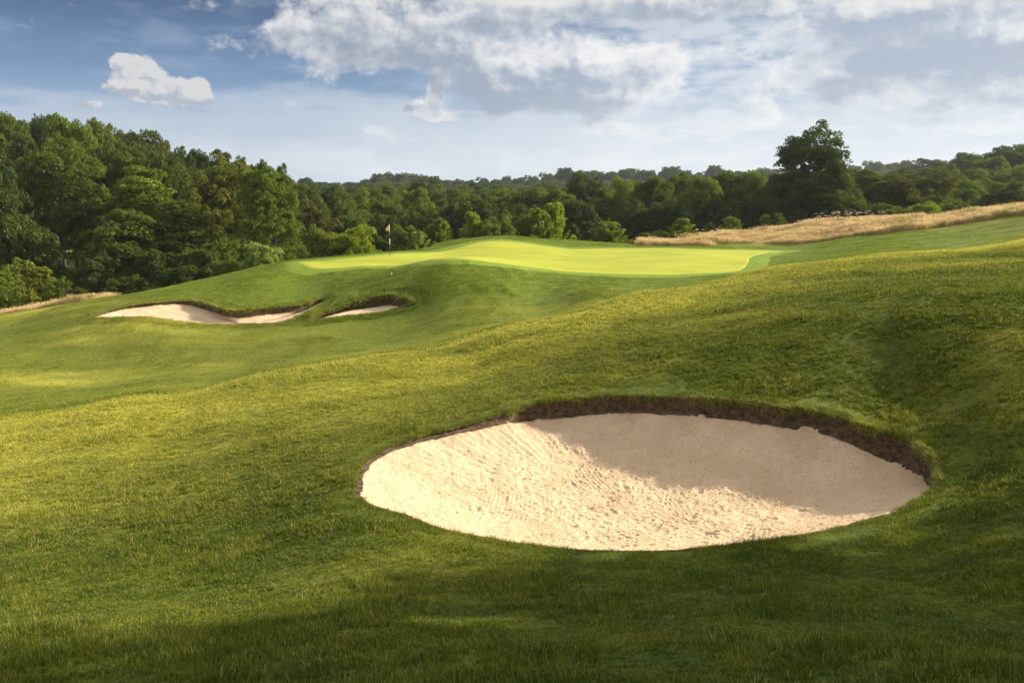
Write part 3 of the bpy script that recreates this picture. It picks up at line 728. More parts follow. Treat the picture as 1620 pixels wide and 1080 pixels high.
if GRASS:
    pn = [blades(10 + i, .30, 430, .022, .055, .0036, .75, 9) for i in range(6)]
    P = grass_points(2.6, 9.6, .15, .72, 1); P = P[outside_all(P, .10)]
    put_grass('grass', pn, P, 1.0, 1)
    pl_ = [blades(60 + i, .10, 46, .06, .115, .0042, .85, 2, .10) for i in range(5)]
    P = grass_points(2.8, 15.0, .34, .72, 21); P = P[outside_all(P, .12) & (fbm(P[:, 0], P[:, 1], 1.3, 3, .6, 19) > .02)]
    put_grass('long_grass_tufts', pl_, P, 1.0, 21)
    pm_ = [blades(30 + i, .5, 620, .025, .06, .0065, .75, 11) for i in range(6)]
    P = grass_points(9.3, 21.0, .27, .72, 2); P = P[outside_all(P, .17) & (P[:, 1] < crest_y(P[:, 0]) + 1.5)]
    put_grass('rough_grass', pm_, P, 1.0, 2)
    pf = [blades(50 + i, 1.0, 1100, .03, .065, .012, .75, 14) for i in range(5)]
    P = grass_points(20.6, 46.0, .55, .72, 3); P = P[outside_all(P, .4) & (P[:, 1] < crest_y(P[:, 0]) + 1.5)]
    put_grass('bank_grass', pf, P, 1.0, 3)
    pw = [blades(70 + i, 1.6, 1500, .012, .026, .016, .8, 0, .03) for i in range(4)]
    P = grass_points(21.0, 78.0, .95, .70, 4); P = P[outside_all(P, 1.0) & (P[:, 1] > crest_y(P[:, 0]) + 1.0)]
    dgr = np.hypot((P[:, 0] - 4) / 24.0, (P[:, 1] - 54) / 15.0)
    put_grass('fairway_grass', pw, P, 1.0, 4)
    # short turf right up to the bunker edges, and the ragged fringe hanging over the lips
    for bi, (b, pr, st, hs) in enumerate([(BK[0], [blades(90 + i, .10, 60, .02, .05, .0042, .8, 0, .10) for i in range(4)], .035, 1.0),
                                          (BK[1], [blades(95 + i, .30, 90, .025, .06, .010, .8, 0, .1) for i in range(3)], .12, 1.1),
                                          (BK[2], [blades(98 + i, .30, 90, .025, .06, .010, .8, 0, .1) for i in range(3)], .12, 1.1)]):
        r = np.random.RandomState(40 + bi); L = np.linalg.norm(np.roll(b.xy, -1, 0) - b.xy, axis=1).sum()
        offs = [.0, .02, .05, .08, .11, .14, .18] if bi == 0 else [.0, .1, .2, .3, .45, .6, .75]
        PP = []; tilt = []
        for o_ in offs:
            m_ = int(L / st); k = r.randint(0, b.n, m_)
            q = b.xy[k] + b.out[k] * (o_ + .02 * r.randn(m_))[:, None]; PP.append(q); tilt.append(np.full(m_, 1.0 if o_ < .03 else .0))
        PP = np.concatenate(PP)
        kk = ~inside(gb, PP[:, 0], PP[:, 1])
        put_grass(['bunker_edge_grass', 'bunker_fringe_grass', 'bunker_bank_grass'][bi], pr, PP[kk], hs, 60 + bi)
    # turf fringe that hangs over the bare lips
    for bi, (b, sz, st, w) in enumerate([(BK[0], .085, .014, .0042), (BK[1], .14, .05, .011), (BK[2], .16, .04, .011)]):
        pr = [blades(120 + 5 * bi + i, .05, 30, sz * .6, sz * 1.5, w, 1.0, 0, .22) for i in range(4)]
        r = np.random.RandomState(70 + bi); L = np.linalg.norm(np.roll(b.xy, -1, 0) - b.xy, axis=1).sum(); m_ = int(L / st)
        k = r.randint(0, b.n, m_); k = k[b.lip[k] > .07]; m_ = len(k)
        q = b.xy[k] + b.out[k] * (.015 + .02 * r.randn(m_))[:, None]; tilt = 1.1 + 1.5 * r.rand(m_)
        spin = np.arctan2(-b.out[k, 1], -b.out[k, 0])       # lean towards the hollow
        x, y = q[:, 0], q[:, 1]; dry, lush, far = zones(x, y); S = (.6 + .8 * r.rand(m_)) * np.clip(b.lip[k] / (.25 if bi == 0 else .2), .5, 1.25) * (1 + 1.2 * fbm(x, y, .35, 3, .6, 4))
        o = scatter(['lip_fringe_grass', 'far_lip_fringe_grass', 'mound_lip_fringe_grass'][bi], pr, np.c_[x, y, H(x, y) - .01], np.stack([0 * x, tilt, spin], -1), np.stack([S, S, S], -1), r.randint(0, 4, m_), {'dry': np.clip(dry + .35 * r.rand(m_), 0, 1), 'lush': lush * .5})
        kind(o, 'stuff')

# ------------------------------------------------------------------ long dry grass, flowers
def straw_tuft(seed, n, h0, h1, w, size):
    r = np.random.RandomState(seed); x = r.randn(n) * size; y = r.randn(n) * size
    h = h0 + (h1 - h0) * r.rand(n); an = r.rand(n) * 6.283; la = r.rand(n) * 6.283; ln = .15 + .45 * r.rand(n)
    lx = np.cos(la) * ln + .10; ly = np.sin(la) * ln - .05; Z = np.zeros(n)
    W_ = np.stack([np.cos(an) * w / 2, np.sin(an) * w / 2, Z], -1)
    base = np.stack([x, y, Z - .03], -1); mid = base + np.stack([lx * h * .3, ly * h * .3, h * .62], -1)
    hd = base + np.stack([lx * h * .75, ly * h * .75, h * .88], -1); tip = base + np.stack([lx * h * 1.1, ly * h * 1.1, h], -1)
    V = np.stack([base - W_ * .8, base + W_ * .8, mid + W_ * .5, mid - W_ * .5, hd + W_ * 1.5, hd - W_ * 1.5, tip], 1).reshape(-1, 3)
    i = np.arange(n) * 7
    fq = np.concatenate([np.stack([i, i + 1, i + 2, i + 3], -1), np.stack([i + 3, i + 2, i + 4, i + 5], -1)]); ft = np.stack([i + 5, i + 4, i + 6], -1)
    return mesh_np('dry_grass_tuft', V, fq, [M_STRAW], False, {'var': np.repeat(r.rand(n), 7)}, ft)
# the strip of rough on the right: between a lower and an upper edge
lo = np.array([hit(u, v, 40, 110)[:2] for (u, v) in [(1036, 388), (1090, 388), (1160, 387), (1240, 385), (1330, 377), (1400, 368), (1500, 356), (1580, 345), (1640, 338)]])
def rough_mask(x, y):
    yl = np.interp(x, lo[:, 0], lo[:, 1]) + 2.2 * fbm(x, y, 3, 4, .6, 9)
    return (x > lo[0, 0] - 1 + (y - lo[0, 1]) * .1) & (y > yl) & (y < yl + 22)
r_ = np.random.RandomState(5)
sp = .33; gx_, gy_ = np.meshgrid(np.arange(8, 75, sp), np.arange(50, 104, sp)); Pr = np.c_[gx_.ravel(), gy_.ravel()] + (r_.rand(gx_.size, 2) - .5) * sp
Pr = Pr[rough_mask(Pr[:, 0], Pr[:, 1]) & (Pr[:, 0] < Pr[:, 1] * .74)]
# strip of dry grass at the foot of the wood on the left
gx_, gy_ = np.meshgrid(np.arange(-48, -27, sp), np.arange(46, 60, sp)); Pl = np.c_[gx_.ravel(), gy_.ravel()] + (r_.rand(gx_.size, 2) - .5) * sp
Pl = Pl[(Pl[:, 1] > 50.2 + .12 * (Pl[:, 0] + 28) * -.1) & (Pl[:, 1] < 54.5)]
def put_straw(name, P, hs):
    n = len(P); r = np.random.RandomState(8); s = (.65 + .4 * r.rand(n)) * (1 + 1.3 * fbm(P[:, 0], P[:, 1], 4.5, 3, .6, 4)) * hs
    s = np.clip(s, .25 * hs, 1.6)
    o = scatter(name, ST, np.c_[P, H(P[:, 0], P[:, 1])], np.c_[np.zeros(n), np.zeros(n), r.rand(n) * 6.283], np.stack([np.full(n, 1.0), np.full(n, 1.0), s], -1), r.randint(0, len(ST), n))
    return kind(o, 'stuff')
ST = [straw_tuft(200 + i, 70, .35, .8, .020, .17) for i in range(5)]
put_straw('dry_grass', Pr, .72)
put_straw('dry_verge_grass', Pl, .55)

def simple_mat(name, col, rough=.7, emit=None):
    m_, T, b = bsdf_mat(name)
    tcn = T.node('ShaderNodeTexCoord').outputs['Object']; n = T.noise(tcn, 12.0, 3)
    T.link(T.mix(T.m('MULTIPLY', n, .35), col, tuple(c * .72 for c in col)), b.inputs['Base Color']); b.inputs['Roughness'].default_value = rough
    return m_
M_WHITE = simple_mat('white_paint', (.78, .77, .72), .5); M_BLACK = simple_mat('black_paint', (.012, .012, .014), .45)
M_FLAG = simple_mat('yellow_flag_cloth', (.85, .62, .16), .8); M_UMBEL = simple_mat('umbel_petals', (.62, .52, .44)); M_YEL = simple_mat('yellow_petals', (.75, .6, .02)); M_STEM = simple_mat('plant_stem', (.12, .16, .03))

def umbel_plants(name, P, h0, h1, hr, mat, seed):
    """stalks that carry flat heads of small flowers"""
    r = np.random.RandomState(seed); V = []; Fq = []; mi = []
    for (x, y) in P:
        z0 = float(H(x, y)); h = h0 + (h1 - h0) * r.rand(); lx, ly = r.randn(2) * .06
        k = len(V); w = .012
        V += [(x - w, y, z0), (x + w, y, z0), (x + lx + w, y + ly, z0 + h), (x + lx - w, y + ly, z0 + h)]; Fq.append((k, k + 1, k + 2, k + 3)); mi.append(0)
        for _ in range(14):
            a = r.rand() * 6.283; d_ = hr * math.sqrt(r.rand()); cx_, cy_, cz_ = x + lx + d_ * math.cos(a), y + ly + d_ * math.sin(a), z0 + h + .05 * r.rand() - d_ * .25
            s = .02 + .015 * r.rand(); n = Vector((r.randn() * .5, r.randn() * .5, 1)).normalized(); t = n.orthogonal().normalized(); b_ = n.cross(t); k = len(V)
            for (p, q) in ((-1, -1), (1, -1), (1, 1), (-1, 1)): V.append((cx_ + s * (p * t.x + q * b_.x), cy_ + s * (p * t.y + q * b_.y), cz_ + s * (p * t.z + q * b_.z)))
            Fq.append((k, k + 1, k + 2, k + 3)); mi.append(1)
    me = mesh_np(name, V, Fq, [M_STEM, mat]); me.polygons.foreach_set('material_index', mi)
    return kind(obj(name, me), 'stuff')
PU = []
for u in np.r_[np.random.RandomState(3).uniform(1288, 1400, 52), np.random.RandomState(4).uniform(1180, 1290, 10), np.random.RandomState(6).uniform(1060, 1180, 10)]:
    Y = np.random.RandomState(int(u * 7) % 9999).uniform(75.5, 80); PU.append(((u - CX) / F * Y * 1.0, Y))
umbel_plants('cow_parsley', PU, .8, 1.15, .14, M_UMBEL, 2)
pf_ = at(1079, 377, 77); umbel_plants('yellow_wildflowers', [(pf_[0] + dx, 77 + dy) for dx, dy in np.random.RandomState(9).randn(14, 2) * .45], .65, .9, .14, M_YEL, 3)

# ------------------------------------------------------------------ flag pin, marker stake
def tube(P0_, P1_, r0, r1, n=12, cap=True):
    P0_, P1_ = Vector(P0_), Vector(P1_); d_ = (P1_ - P0_).normalized(); t = d_.orthogonal().normalized(); b_ = d_.cross(t); V = []; F_ = []; T3 = []
    for (p, r) in ((P0_, r0), (P1_, r1)):
        for i in range(n): a = i / n * 6.28318; V.append(tuple(p + t * (math.cos(a) * r) + b_ * (math.sin(a) * r)))
    for i in range(n): j = (i + 1) % n; F_.append((i, j, n + j, n + i))
    if cap:
        V += [tuple(P0_), tuple(P1_)]
        for i in range(n): j = (i + 1) % n; T3 += [(2 * n, j, i), (2 * n + 1, n + i, n + j)]
    return V, F_, T3
fp = hit(617, 405, 50, 62); fz = float(H(fp[0], fp[1])) + .03
pin = empty('flagstick', (fp[0], fp[1], fz)); tag(pin, 'black and white banded flagstick with a limp yellow flag standing on the putting green', 'flag')
segs = [(0, .75, M_BLACK), (.75, 1.18, M_WHITE), (1.18, 1.60, M_BLACK), (1.60, 2.12, M_WHITE)]
for (a, b_, m_) in segs:
    V, F_, T3 = tube((0, 0, a), (-.0, 0, b_), .021 if m_ is M_BLACK else .026, .021 if m_ is M_BLACK else .026)
    o = obj('pole_band', mesh_np('pole_band', V, F_, [m_], True, None, T3), pin); o['label'] = 'black band of the pole' if m_ is M_BLACK else 'white band of the pole'
V, F_, T3 = tube((0, 0, 2.12), (0, 0, 2.16), .03, .012); obj('finial', mesh_np('finial', V, F_, [M_WHITE], True, None, T3), pin)
# limp cloth hanging from the top of the pole, folded towards the left
nu, nv = 16, 18; V = []; F_ = []
for i in range(nu + 1):
    s = i / nu
    for j in range(nv + 1):
        t = j / nv
        drop = s * .34; wid = .26 * s * (1 - .15 * t); z = 2.11 - t * (.36 - .10 * s) - drop * .62 * (1 - .25 * t)
        V.append((-wid, .045 * math.sin(s * 9 + t * 2.2) * s + .02 * math.sin(t * 7), z))
for i in range(nu):
    for j in range(nv): k = i * (nv + 1) + j; F_.append((k, k + 1, k + nv + 2, k + nv + 1))
fo = obj('flag', mesh_np('flag', V, F_, [M_FLAG], True), pin); sm_ = fo.modifiers.new('thickness', 'SOLIDIFY'); sm_.thickness = .004
cupV, cupF, cupT = tube((0, 0, -.012), (0, 0, .004), .054, .054, 20); obj('hole_cup', mesh_np('hole_cup', cupV, cupF, [M_BLACK], False, None, cupT), pin)

mp = hit(619.5, 441, 38, 50); mk = empty('marker_stake', (mp[0], mp[1], float(H(mp[0], mp[1])))); tag(mk, 'thin dark stake with a small white cap standing on the grass mound below the flag', 'marker stake')
V, F_, T3 = tube((0, 0, -.05), (0, 0, .24), .008, .008, 8); obj('stake', mesh_np('stake', V, F_, [M_STEM], True, None, T3), mk)
V, F_, T3 = tube((0, 0, .24), (0, 0, .31), .028, .034, 10); obj('cap', mesh_np('cap', V, F_, [M_WHITE], True, None, T3), mk)

# ------------------------------------------------------------------ trees
def leaves_mesh(C, Rv, nleaf, leaf, seed, up=.35, vert=0.0, squash=.8):
    """leaf-sized quads on the shells of many small clumps; C centres, Rv radii"""
    r = np.random.RandomState(seed); w = Rv ** 2; k = r.choice(len(C), nleaf, p=w / w.sum())
    d_ = r.randn(nleaf, 3); d_ /= np.linalg.norm(d_, axis=1)[:, None]; d_[:, 2] = np.where(d_[:, 2] < -.25, -d_[:, 2], d_[:, 2])
    rad = Rv[k] * (.55 + .5 * np.sqrt(r.rand(nleaf))); p = C[k] + d_ * rad[:, None] * [1, 1, squash]
    n = d_ * .7 + r.randn(nleaf, 3) * .55 + [0, 0, up]; n[:, 2] *= (1 - vert); n /= np.linalg.norm(n, axis=1)[:, None]
    t = np.cross(n, r.randn(nleaf, 3)); t /= np.linalg.norm(t, axis=1)[:, None]; b_ = np.cross(n, t)
    s = leaf * (.6 + .8 * r.rand(nleaf))[:, None]; asp = (.45 + .3 * r.rand(nleaf))[:, None]
    bend = n * s * .22
    V = np.stack([p - t * s - bend, p - b_ * s * asp, p + t * s - bend, p + b_ * s * asp], 1).reshape(-1, 3)
    i = np.arange(nleaf) * 4; F_ = np.stack([i, i + 1, i + 2, i + 3], -1)
    cv = r.rand(len(C)); var = np.clip(.55 * cv[k] + .45 * r.rand(nleaf), 0, 1)
    return V, F_, np.repeat(var, 4)

def crown(seed, h, R, npuff, pr, nleaf, leaf, shape='round', sub=7, blobs=None, sprig=.12):
    """a crown of billowing clumps; each clump carries smaller ones that carry the leaves"""
    r = np.random.RandomState(seed); C = []; Rv = []; ph = r.rand(6) * 6.28
    for i in range(npuff):
        p_ = pr * (.65 + .7 * r.rand())
        if blobs is not None:
            B = blobs[i % len(blobs)] if i < len(blobs) * 3 else blobs[r.randint(len(blobs))]
            d_ = r.randn(3); d_ /= np.linalg.norm(d_); rad = max(B[2] - p_ * .6, .2) * (.55 + .45 * r.rand()); p_ *= min(1, .45 + B[2] / 5)
            c = np.array([B[0], (r.rand() - .5) * B[2], B[1]]) + d_ * rad; c[2] = max(c[2], .5)
        else:
            d_ = r.randn(3); d_ /= np.linalg.norm(d_)
            if d_[2] < -.55: d_[2] *= -1
            a = math.atan2(d_[1], d_[0]); zc = {'round': .52, 'dome': .36, 'tall': .48, 'bush': .40}[shape]
            lump = 1 + .13 * math.sin(3 * a + ph[0] + 3 * d_[2]) + .10 * math.sin(5 * a + ph[1] - 4 * d_[2]) + .10 * math.sin(2 * a + ph[2] + 5 * d_[2])
            rr = (.72 + .28 * r.rand()) if r.rand() < .8 else .3 + .5 * r.rand()
            az_ = (1 - zc) if d_[2] > 0 else zc
            c = np.array([d_[0] * (R - p_ * .7) * lump, d_[1] * (R - p_ * .7) * lump, h * zc + d_[2] * (h * az_ - p_ * .7) * (1 + .5 * (lump - 1))]) * [rr, rr, 1] 
            c[2] = h * zc + (c[2] - h * zc) * rr
            if shape == 'tall': k = 1 - .42 * max(c[2] / h - .35, 0) / .65; c[0] *= k; c[1] *= k
            c[2] = max(c[2], .25 * p_)
        for j in range(sub):
            d_ = r.randn(3); d_ /= np.linalg.norm(d_); d_[2] = abs(d_[2]) if r.rand() < .7 else d_[2]
            C.append(c + d_ * p_ * .72 * np.array([1, 1, .85])); Rv.append(p_ * (.30 + .28 * r.rand()))
        if r.rand() < sprig:
            d_ = r.randn(3) * .5 + [0, 0, 1]; d_ /= np.linalg.norm(d_); C.append(c + d_ * p_ * 1.05); Rv.append(p_ * .24); C.append(c + d_ * p_ * 1.3); Rv.append(p_ * .14)
    return leaves_mesh(np.array(C), np.array(Rv), nleaf, leaf, seed + 1)

def willowy(seed, h, R, ncurt, nleaf, leaf):
    """soft crown of hanging sprays"""
    r = np.random.RandomState(seed); C = []; Rv = []
    for i in range(ncurt):
        t = .12 + .86 * r.rand() ** .8; a = r.rand() * 6.283; e = math.sin(math.pi * t ** .75 * .96 + .04) ** .5 if t < 1 else 0
        e *= 1 + .15 * math.sin(4 * a + 5 * t + seed); rho = R * e * (.5 + .5 * math.sqrt(r.rand())); L = h * (.08 + .12 * r.rand()) ; m_ = 7
        for j in range(m_):
            q = j / (m_ - 1); C.append([rho * math.cos(a) * (1 + .07 * q) + .15 * r.randn(), rho * math.sin(a) * (1 + .07 * q) + .15 * r.randn(), max(h * t - L * q, .3)]); Rv.append(.62 * (1 - .45 * q) * (.7 + .6 * r.rand()))
    return leaves_mesh(np.array(C), np.array(Rv), nleaf, leaf, seed + 1, up=.1, vert=.35, squash=1.2)

def sapling(seed, h, R, nb, nleaf, leaf):
    """young tree: ascending leafy shoots around a leader"""
    r = np.random.RandomState(seed); C = []; Rv = []
    for i in range(nb):
        t0 = .04 + .8 * r.rand(); a = r.rand() * 6.283; out = R * (1 - t0) ** .7 * (.65 + .4 * r.rand()); rise = h * (.16 + .16 * r.rand()); m_ = 9
        for j in range(m_):
            q = (j + 1) / m_; C.append([out * q ** .8 * math.cos(a), out * q ** .8 * math.sin(a), min(h * t0 + rise * q ** 1.4, h * (1 - .45 * out * q / R))]); Rv.append(h * .050 * (1.2 - .7 * q) * (.75 + .5 * r.rand()))
    for j in range(14): C.append([.02 * r.randn(), .02 * r.randn(), h * (.2 + .8 * j / 13)]); Rv.append(h * .05 * (1.25 - .9 * j / 13))
    return leaves_mesh(np.array(C), np.array(Rv), nleaf, leaf, seed + 1, up=.5)

def limbs(seed, h, R, r0, fork=.25, nb=7):
    r = np.random.RandomState(seed); V = []; F_ = []
    def seg(p, q, a, b):
        k = len(V); v, f, _ = tube(p, q, a, b, 7, False); V.extend(v); F_.extend([tuple(x + k for x in ff) for ff in f])
    top = Vector((r.randn() * .03 * h, r.randn() * .03 * h, h * .8)); p = Vector((0, 0, -.4)); nseg = 5; pr_ = r0 * 1.3
    prev = p; nodes = [p]
    for i in range(1, nseg + 1):
        q = top * (i / nseg) + Vector((r.randn() * .015 * h, r.randn() * .015 * h, 0)); rr = r0 * (1 - .82 * i / nseg); seg(prev, q, pr_, rr); prev = q; pr_ = rr; nodes.append(q)
    for i in range(nb):
        t = fork + (.8 - fork) * i / nb; k = t * nseg; a = i * 2.4 + r.rand(); j = min(int(k), nseg - 1); b0 = nodes[j].lerp(nodes[j + 1], k - j)
        L = R * (.55 + .3 * r.rand()); m1 = b0 + Vector((math.cos(a) * L * .5, math.sin(a) * L * .5, L * .45)); m2 = m1 + Vector((math.cos(a + .3) * L * .45, math.sin(a + .3) * L * .45, L * .3))
        rb = r0 * .42 * (1 - t * .6); seg(b0, m1, rb, rb * .6); seg(m1, m2, rb * .6, rb * .2)
        m3 = m1 + Vector((math.cos(a - .8) * L * .3, math.sin(a - .8) * L * .3, L * .4)); seg(m1, m3, rb * .5, rb * .15)
    return mesh_np('trunk', V, F_, [M_BARK], True)

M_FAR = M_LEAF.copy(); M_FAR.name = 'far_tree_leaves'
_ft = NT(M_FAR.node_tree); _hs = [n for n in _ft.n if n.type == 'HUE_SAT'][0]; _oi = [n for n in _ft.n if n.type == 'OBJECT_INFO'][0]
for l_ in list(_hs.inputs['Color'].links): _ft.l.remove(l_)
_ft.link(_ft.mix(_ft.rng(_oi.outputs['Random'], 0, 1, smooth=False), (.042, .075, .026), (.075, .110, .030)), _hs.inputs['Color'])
PROTO = {}
def reg(key, h, w, cv, tr, hide_low=0.0):
    V, F_, var = cv
    me = mesh_np('crown', V, F_, [M_FAR if key == 'far' else M_LEAF], False, {'var': var})
    w_ = np.percentile(np.abs(V[:, 0]), 97) * 2; h_ = np.percentile(V[:, 2], 99.7)
    PROTO.setdefault(key, []).append((me, tr, float(h_), float(w_)))
for i in range(3): reg('round', 15, 12, crown(301 + i, 15, 6.2, 150, 1.35, 46000, .14, 'round'), limbs(1 + i, 15, 6, .32))
for i in range(2): reg('dome', 12, 14, crown(321 + i, 12, 7.0, 160, 1.3, 46000, .14, 'dome'), limbs(11 + i, 12, 7, .3))
for i in range(2): reg('tall', 16, 8.5, crown(331 + i, 16, 4.5, 130, 1.05, 38000, .13, 'tall'), limbs(21 + i, 16, 4.5, .26))
for i in range(2): reg('willow', 16, 12, crown(341 + i, 16, 6.3, 170, 1.15, 52000, .12, 'round'), limbs(31 + i, 16, 6, .32))
for i in range(3): reg('sapling', 5, 3, sapling(351 + i, 5, 1.75, 60, 15000, .075), limbs(41 + i, 4.6, 1.4, .06, .12))
for i in range(2): reg('bush', 4, 5, crown(361 + i, 4, 2.6, 70, .55, 17000, .075, 'bush'), limbs(51 + i, 3.6, 2.2, .09, .08))
reg('lone', 17, 15, crown(371, 17, 6.2, 230, 1.25, 64000, .14, blobs=[((px - 2) * .112, pz * .112, pr_ * .128) for (px, pz, pr_) in [(13, 118, 30), (0, 102, 34), (-32, 106, 18), (-44, 100, 10), (40, 98, 24), (52, 86, 12), (-5, 78, 42), (28, 64, 34), (-36, 66, 28), (0, 34, 56), (-30, 24, 44), (34, 24, 44), (-2, 52, 50)]]), limbs(61, 17, 6.5, .42, .2, 10))
for i in range(3): reg('far', 14, 12, crown(381 + i, 13, 6.4, 75, 2.2, 7500, .36, 'round', sub=5, sprig=0), limbs(71 + i, 13, 6, .3))

for k_, sh_, w_ in (('airy_tall', 'tall', 4.5), ('airy_round', 'round', 6.2)): reg(k_, 16, 10, crown(391, 16, w_, 110, 1.4, 15000, .17, sh_), limbs(91, 16, w_, .22))  # sparse crowns made for the added shade casters

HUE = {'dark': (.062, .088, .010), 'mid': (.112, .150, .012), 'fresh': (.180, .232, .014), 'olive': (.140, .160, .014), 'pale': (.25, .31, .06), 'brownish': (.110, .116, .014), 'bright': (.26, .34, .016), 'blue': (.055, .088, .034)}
_tn = [0]
def plant_tree(name, u, vtop, Y, wpx, shape, hue, label, cat='tree', group=None, zsink=0.0, xyz=None):
    _tn[0] += 1; r = np.random.RandomState(900 + _tn[0])
    me, tr, ph_, pw_ = PROTO[shape][r.randint(len(PROTO[shape]))]
    x = float(at(u, vtop, Y)[0]); zt = float(at(u, vtop, Y)[2]); zg = float(H(x, Y)) - zsink
    hgt = max(zt - zg, 1.0); wid = wpx / F * Y * 1.02
    o = empty(name, (x, Y, zg), r.rand() * 6.28); tag(o, label, cat, group)
    o.scale = (wid / pw_, wid / pw_, hgt / ph_)
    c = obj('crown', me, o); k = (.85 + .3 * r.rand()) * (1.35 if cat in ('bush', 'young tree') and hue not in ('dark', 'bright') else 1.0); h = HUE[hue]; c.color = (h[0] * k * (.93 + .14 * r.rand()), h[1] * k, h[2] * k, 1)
    obj('trunk', tr, o)
    return o
T_ = plant_tree
# left wood, front rank
LW = [
 ('leafy_tree', 85, 226, 92, 158, 'willow', 'mid', 'huge soft mid green tree at the left end of the wood, bulging over its front'),
 ('leafy_tree', -12, 270, 84, 90, 'round', 'dark', 'dark green tree cut by the left edge of the photo, beside the huge soft one'),
 ('leafy_tree', 222, 266, 90, 118, 'tall', 'fresh', 'bright green tree with a pointed top in the middle of the left wood'),
 ('leafy_tree', 200, 334, 77, 104, 'round', 'mid', 'lower round green tree with pale tip shoots at the front of the left wood'),
 ('leafy_tree', 283, 318, 79, 96, 'tall', 'mid', 'lower pointed green tree just left of the olive feathery tree'),
 ('feathery_tree', 345, 249, 88, 124, 'willow', 'olive', 'tall olive green feathery tree in the right half of the left wood'),
 ('feathery_tree', 423, 268, 82, 92, 'willow', 'fresh', 'sunlit light green feathery tree forming the right end of the left wood'),
 ('leafy_tree', 447, 262, 98, 30, 'tall', 'mid', 'slim tree poking above the right end of the left wood'),
 ('leafy_tree', 140, 240, 104, 80, 'round', 'dark', 'dark round tree behind the huge soft tree of the left wood'),
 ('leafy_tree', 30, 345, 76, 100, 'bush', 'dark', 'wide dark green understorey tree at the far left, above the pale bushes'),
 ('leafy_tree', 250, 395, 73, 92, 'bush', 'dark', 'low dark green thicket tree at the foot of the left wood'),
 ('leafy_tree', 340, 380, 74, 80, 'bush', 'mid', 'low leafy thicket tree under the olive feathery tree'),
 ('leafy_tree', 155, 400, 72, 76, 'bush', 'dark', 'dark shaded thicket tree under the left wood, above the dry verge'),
]
for a in LW: T_(*a[:8], group=None)
for a in [
 (34, 412, 66, 88, 'olive', 'olive green leafy bush in the lower left corner of the wood'),
 (94, 440, 63, 44, 'mid', 'small green bush to the right of the olive bush by the dry verge'),
 (4, 426, 62, 56, 'mid', 'mid green bush at the left photo edge above the dry verge'),
 (412, 385, 66, 54, 'pale', 'pale green bush at the foot of the sunlit feathery tree'),
 (452, 402, 68, 34, 'mid', 'little green bush right of the pale bush at the wood end'),
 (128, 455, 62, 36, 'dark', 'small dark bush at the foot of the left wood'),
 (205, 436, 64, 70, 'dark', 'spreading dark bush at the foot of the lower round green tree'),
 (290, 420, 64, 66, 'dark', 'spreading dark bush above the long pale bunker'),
 (360, 412, 66, 52, 'mid', 'green bush at the grass edge under the olive feathery tree')]:
    T_('bush', *a[:4], 'bush', a[4], a[5], 'bush')
# left wood, upper rank on the rising ground
for a in [
 (8, 183, 112, 62, 'round', 'mid', 'round tree top at the very left of the skyline'),
 (66, 186, 118, 76, 'round', 'dark', 'second tree from the left on the skyline of the left wood'),
 (112, 188, 108, 78, 'round', 'fresh', 'lighter green round tree on the highest part of the left wood skyline'),
 (158, 192, 122, 60, 'round', 'mid', 'mid green rounded tree right of the highest lighter one on the left skyline'),
 (176, 208, 128, 70, 'dome', 'brownish', 'brownish dark tree on the left skyline under the small white cloud'),
 (216, 208, 120, 74, 'round', 'dark', 'dark round tree on the left skyline where it starts to slope down'),
 (202, 232, 100, 80, 'willow', 'mid', 'soft mid green tree above the bright pointed tree of the left wood'),
 (252, 226, 124, 60, 'round', 'brownish', 'brown green tree on the slope of the left skyline'),
 (283, 238, 112, 62, 'dome', 'dark', 'dark flat topped tree on the slope of the left skyline'),
 (262, 244, 100, 62, 'round', 'mid', 'green tree just below the dark flat topped skyline tree'),
 (312, 240, 126, 56, 'round', 'dark', 'dark round tree left of the ragged skyline tree'),
 (348, 240, 122, 54, 'tall', 'dark', 'dark ragged tree standing over the olive feathery tree'),
 (386, 252, 118, 46, 'tall', 'dark', 'dark narrow tree top between the two feathery trees'),
 (408, 258, 108, 44, 'round', 'mid', 'mid green tree top behind the sunlit feathery tree')]:
    T_('leafy_tree', *a)
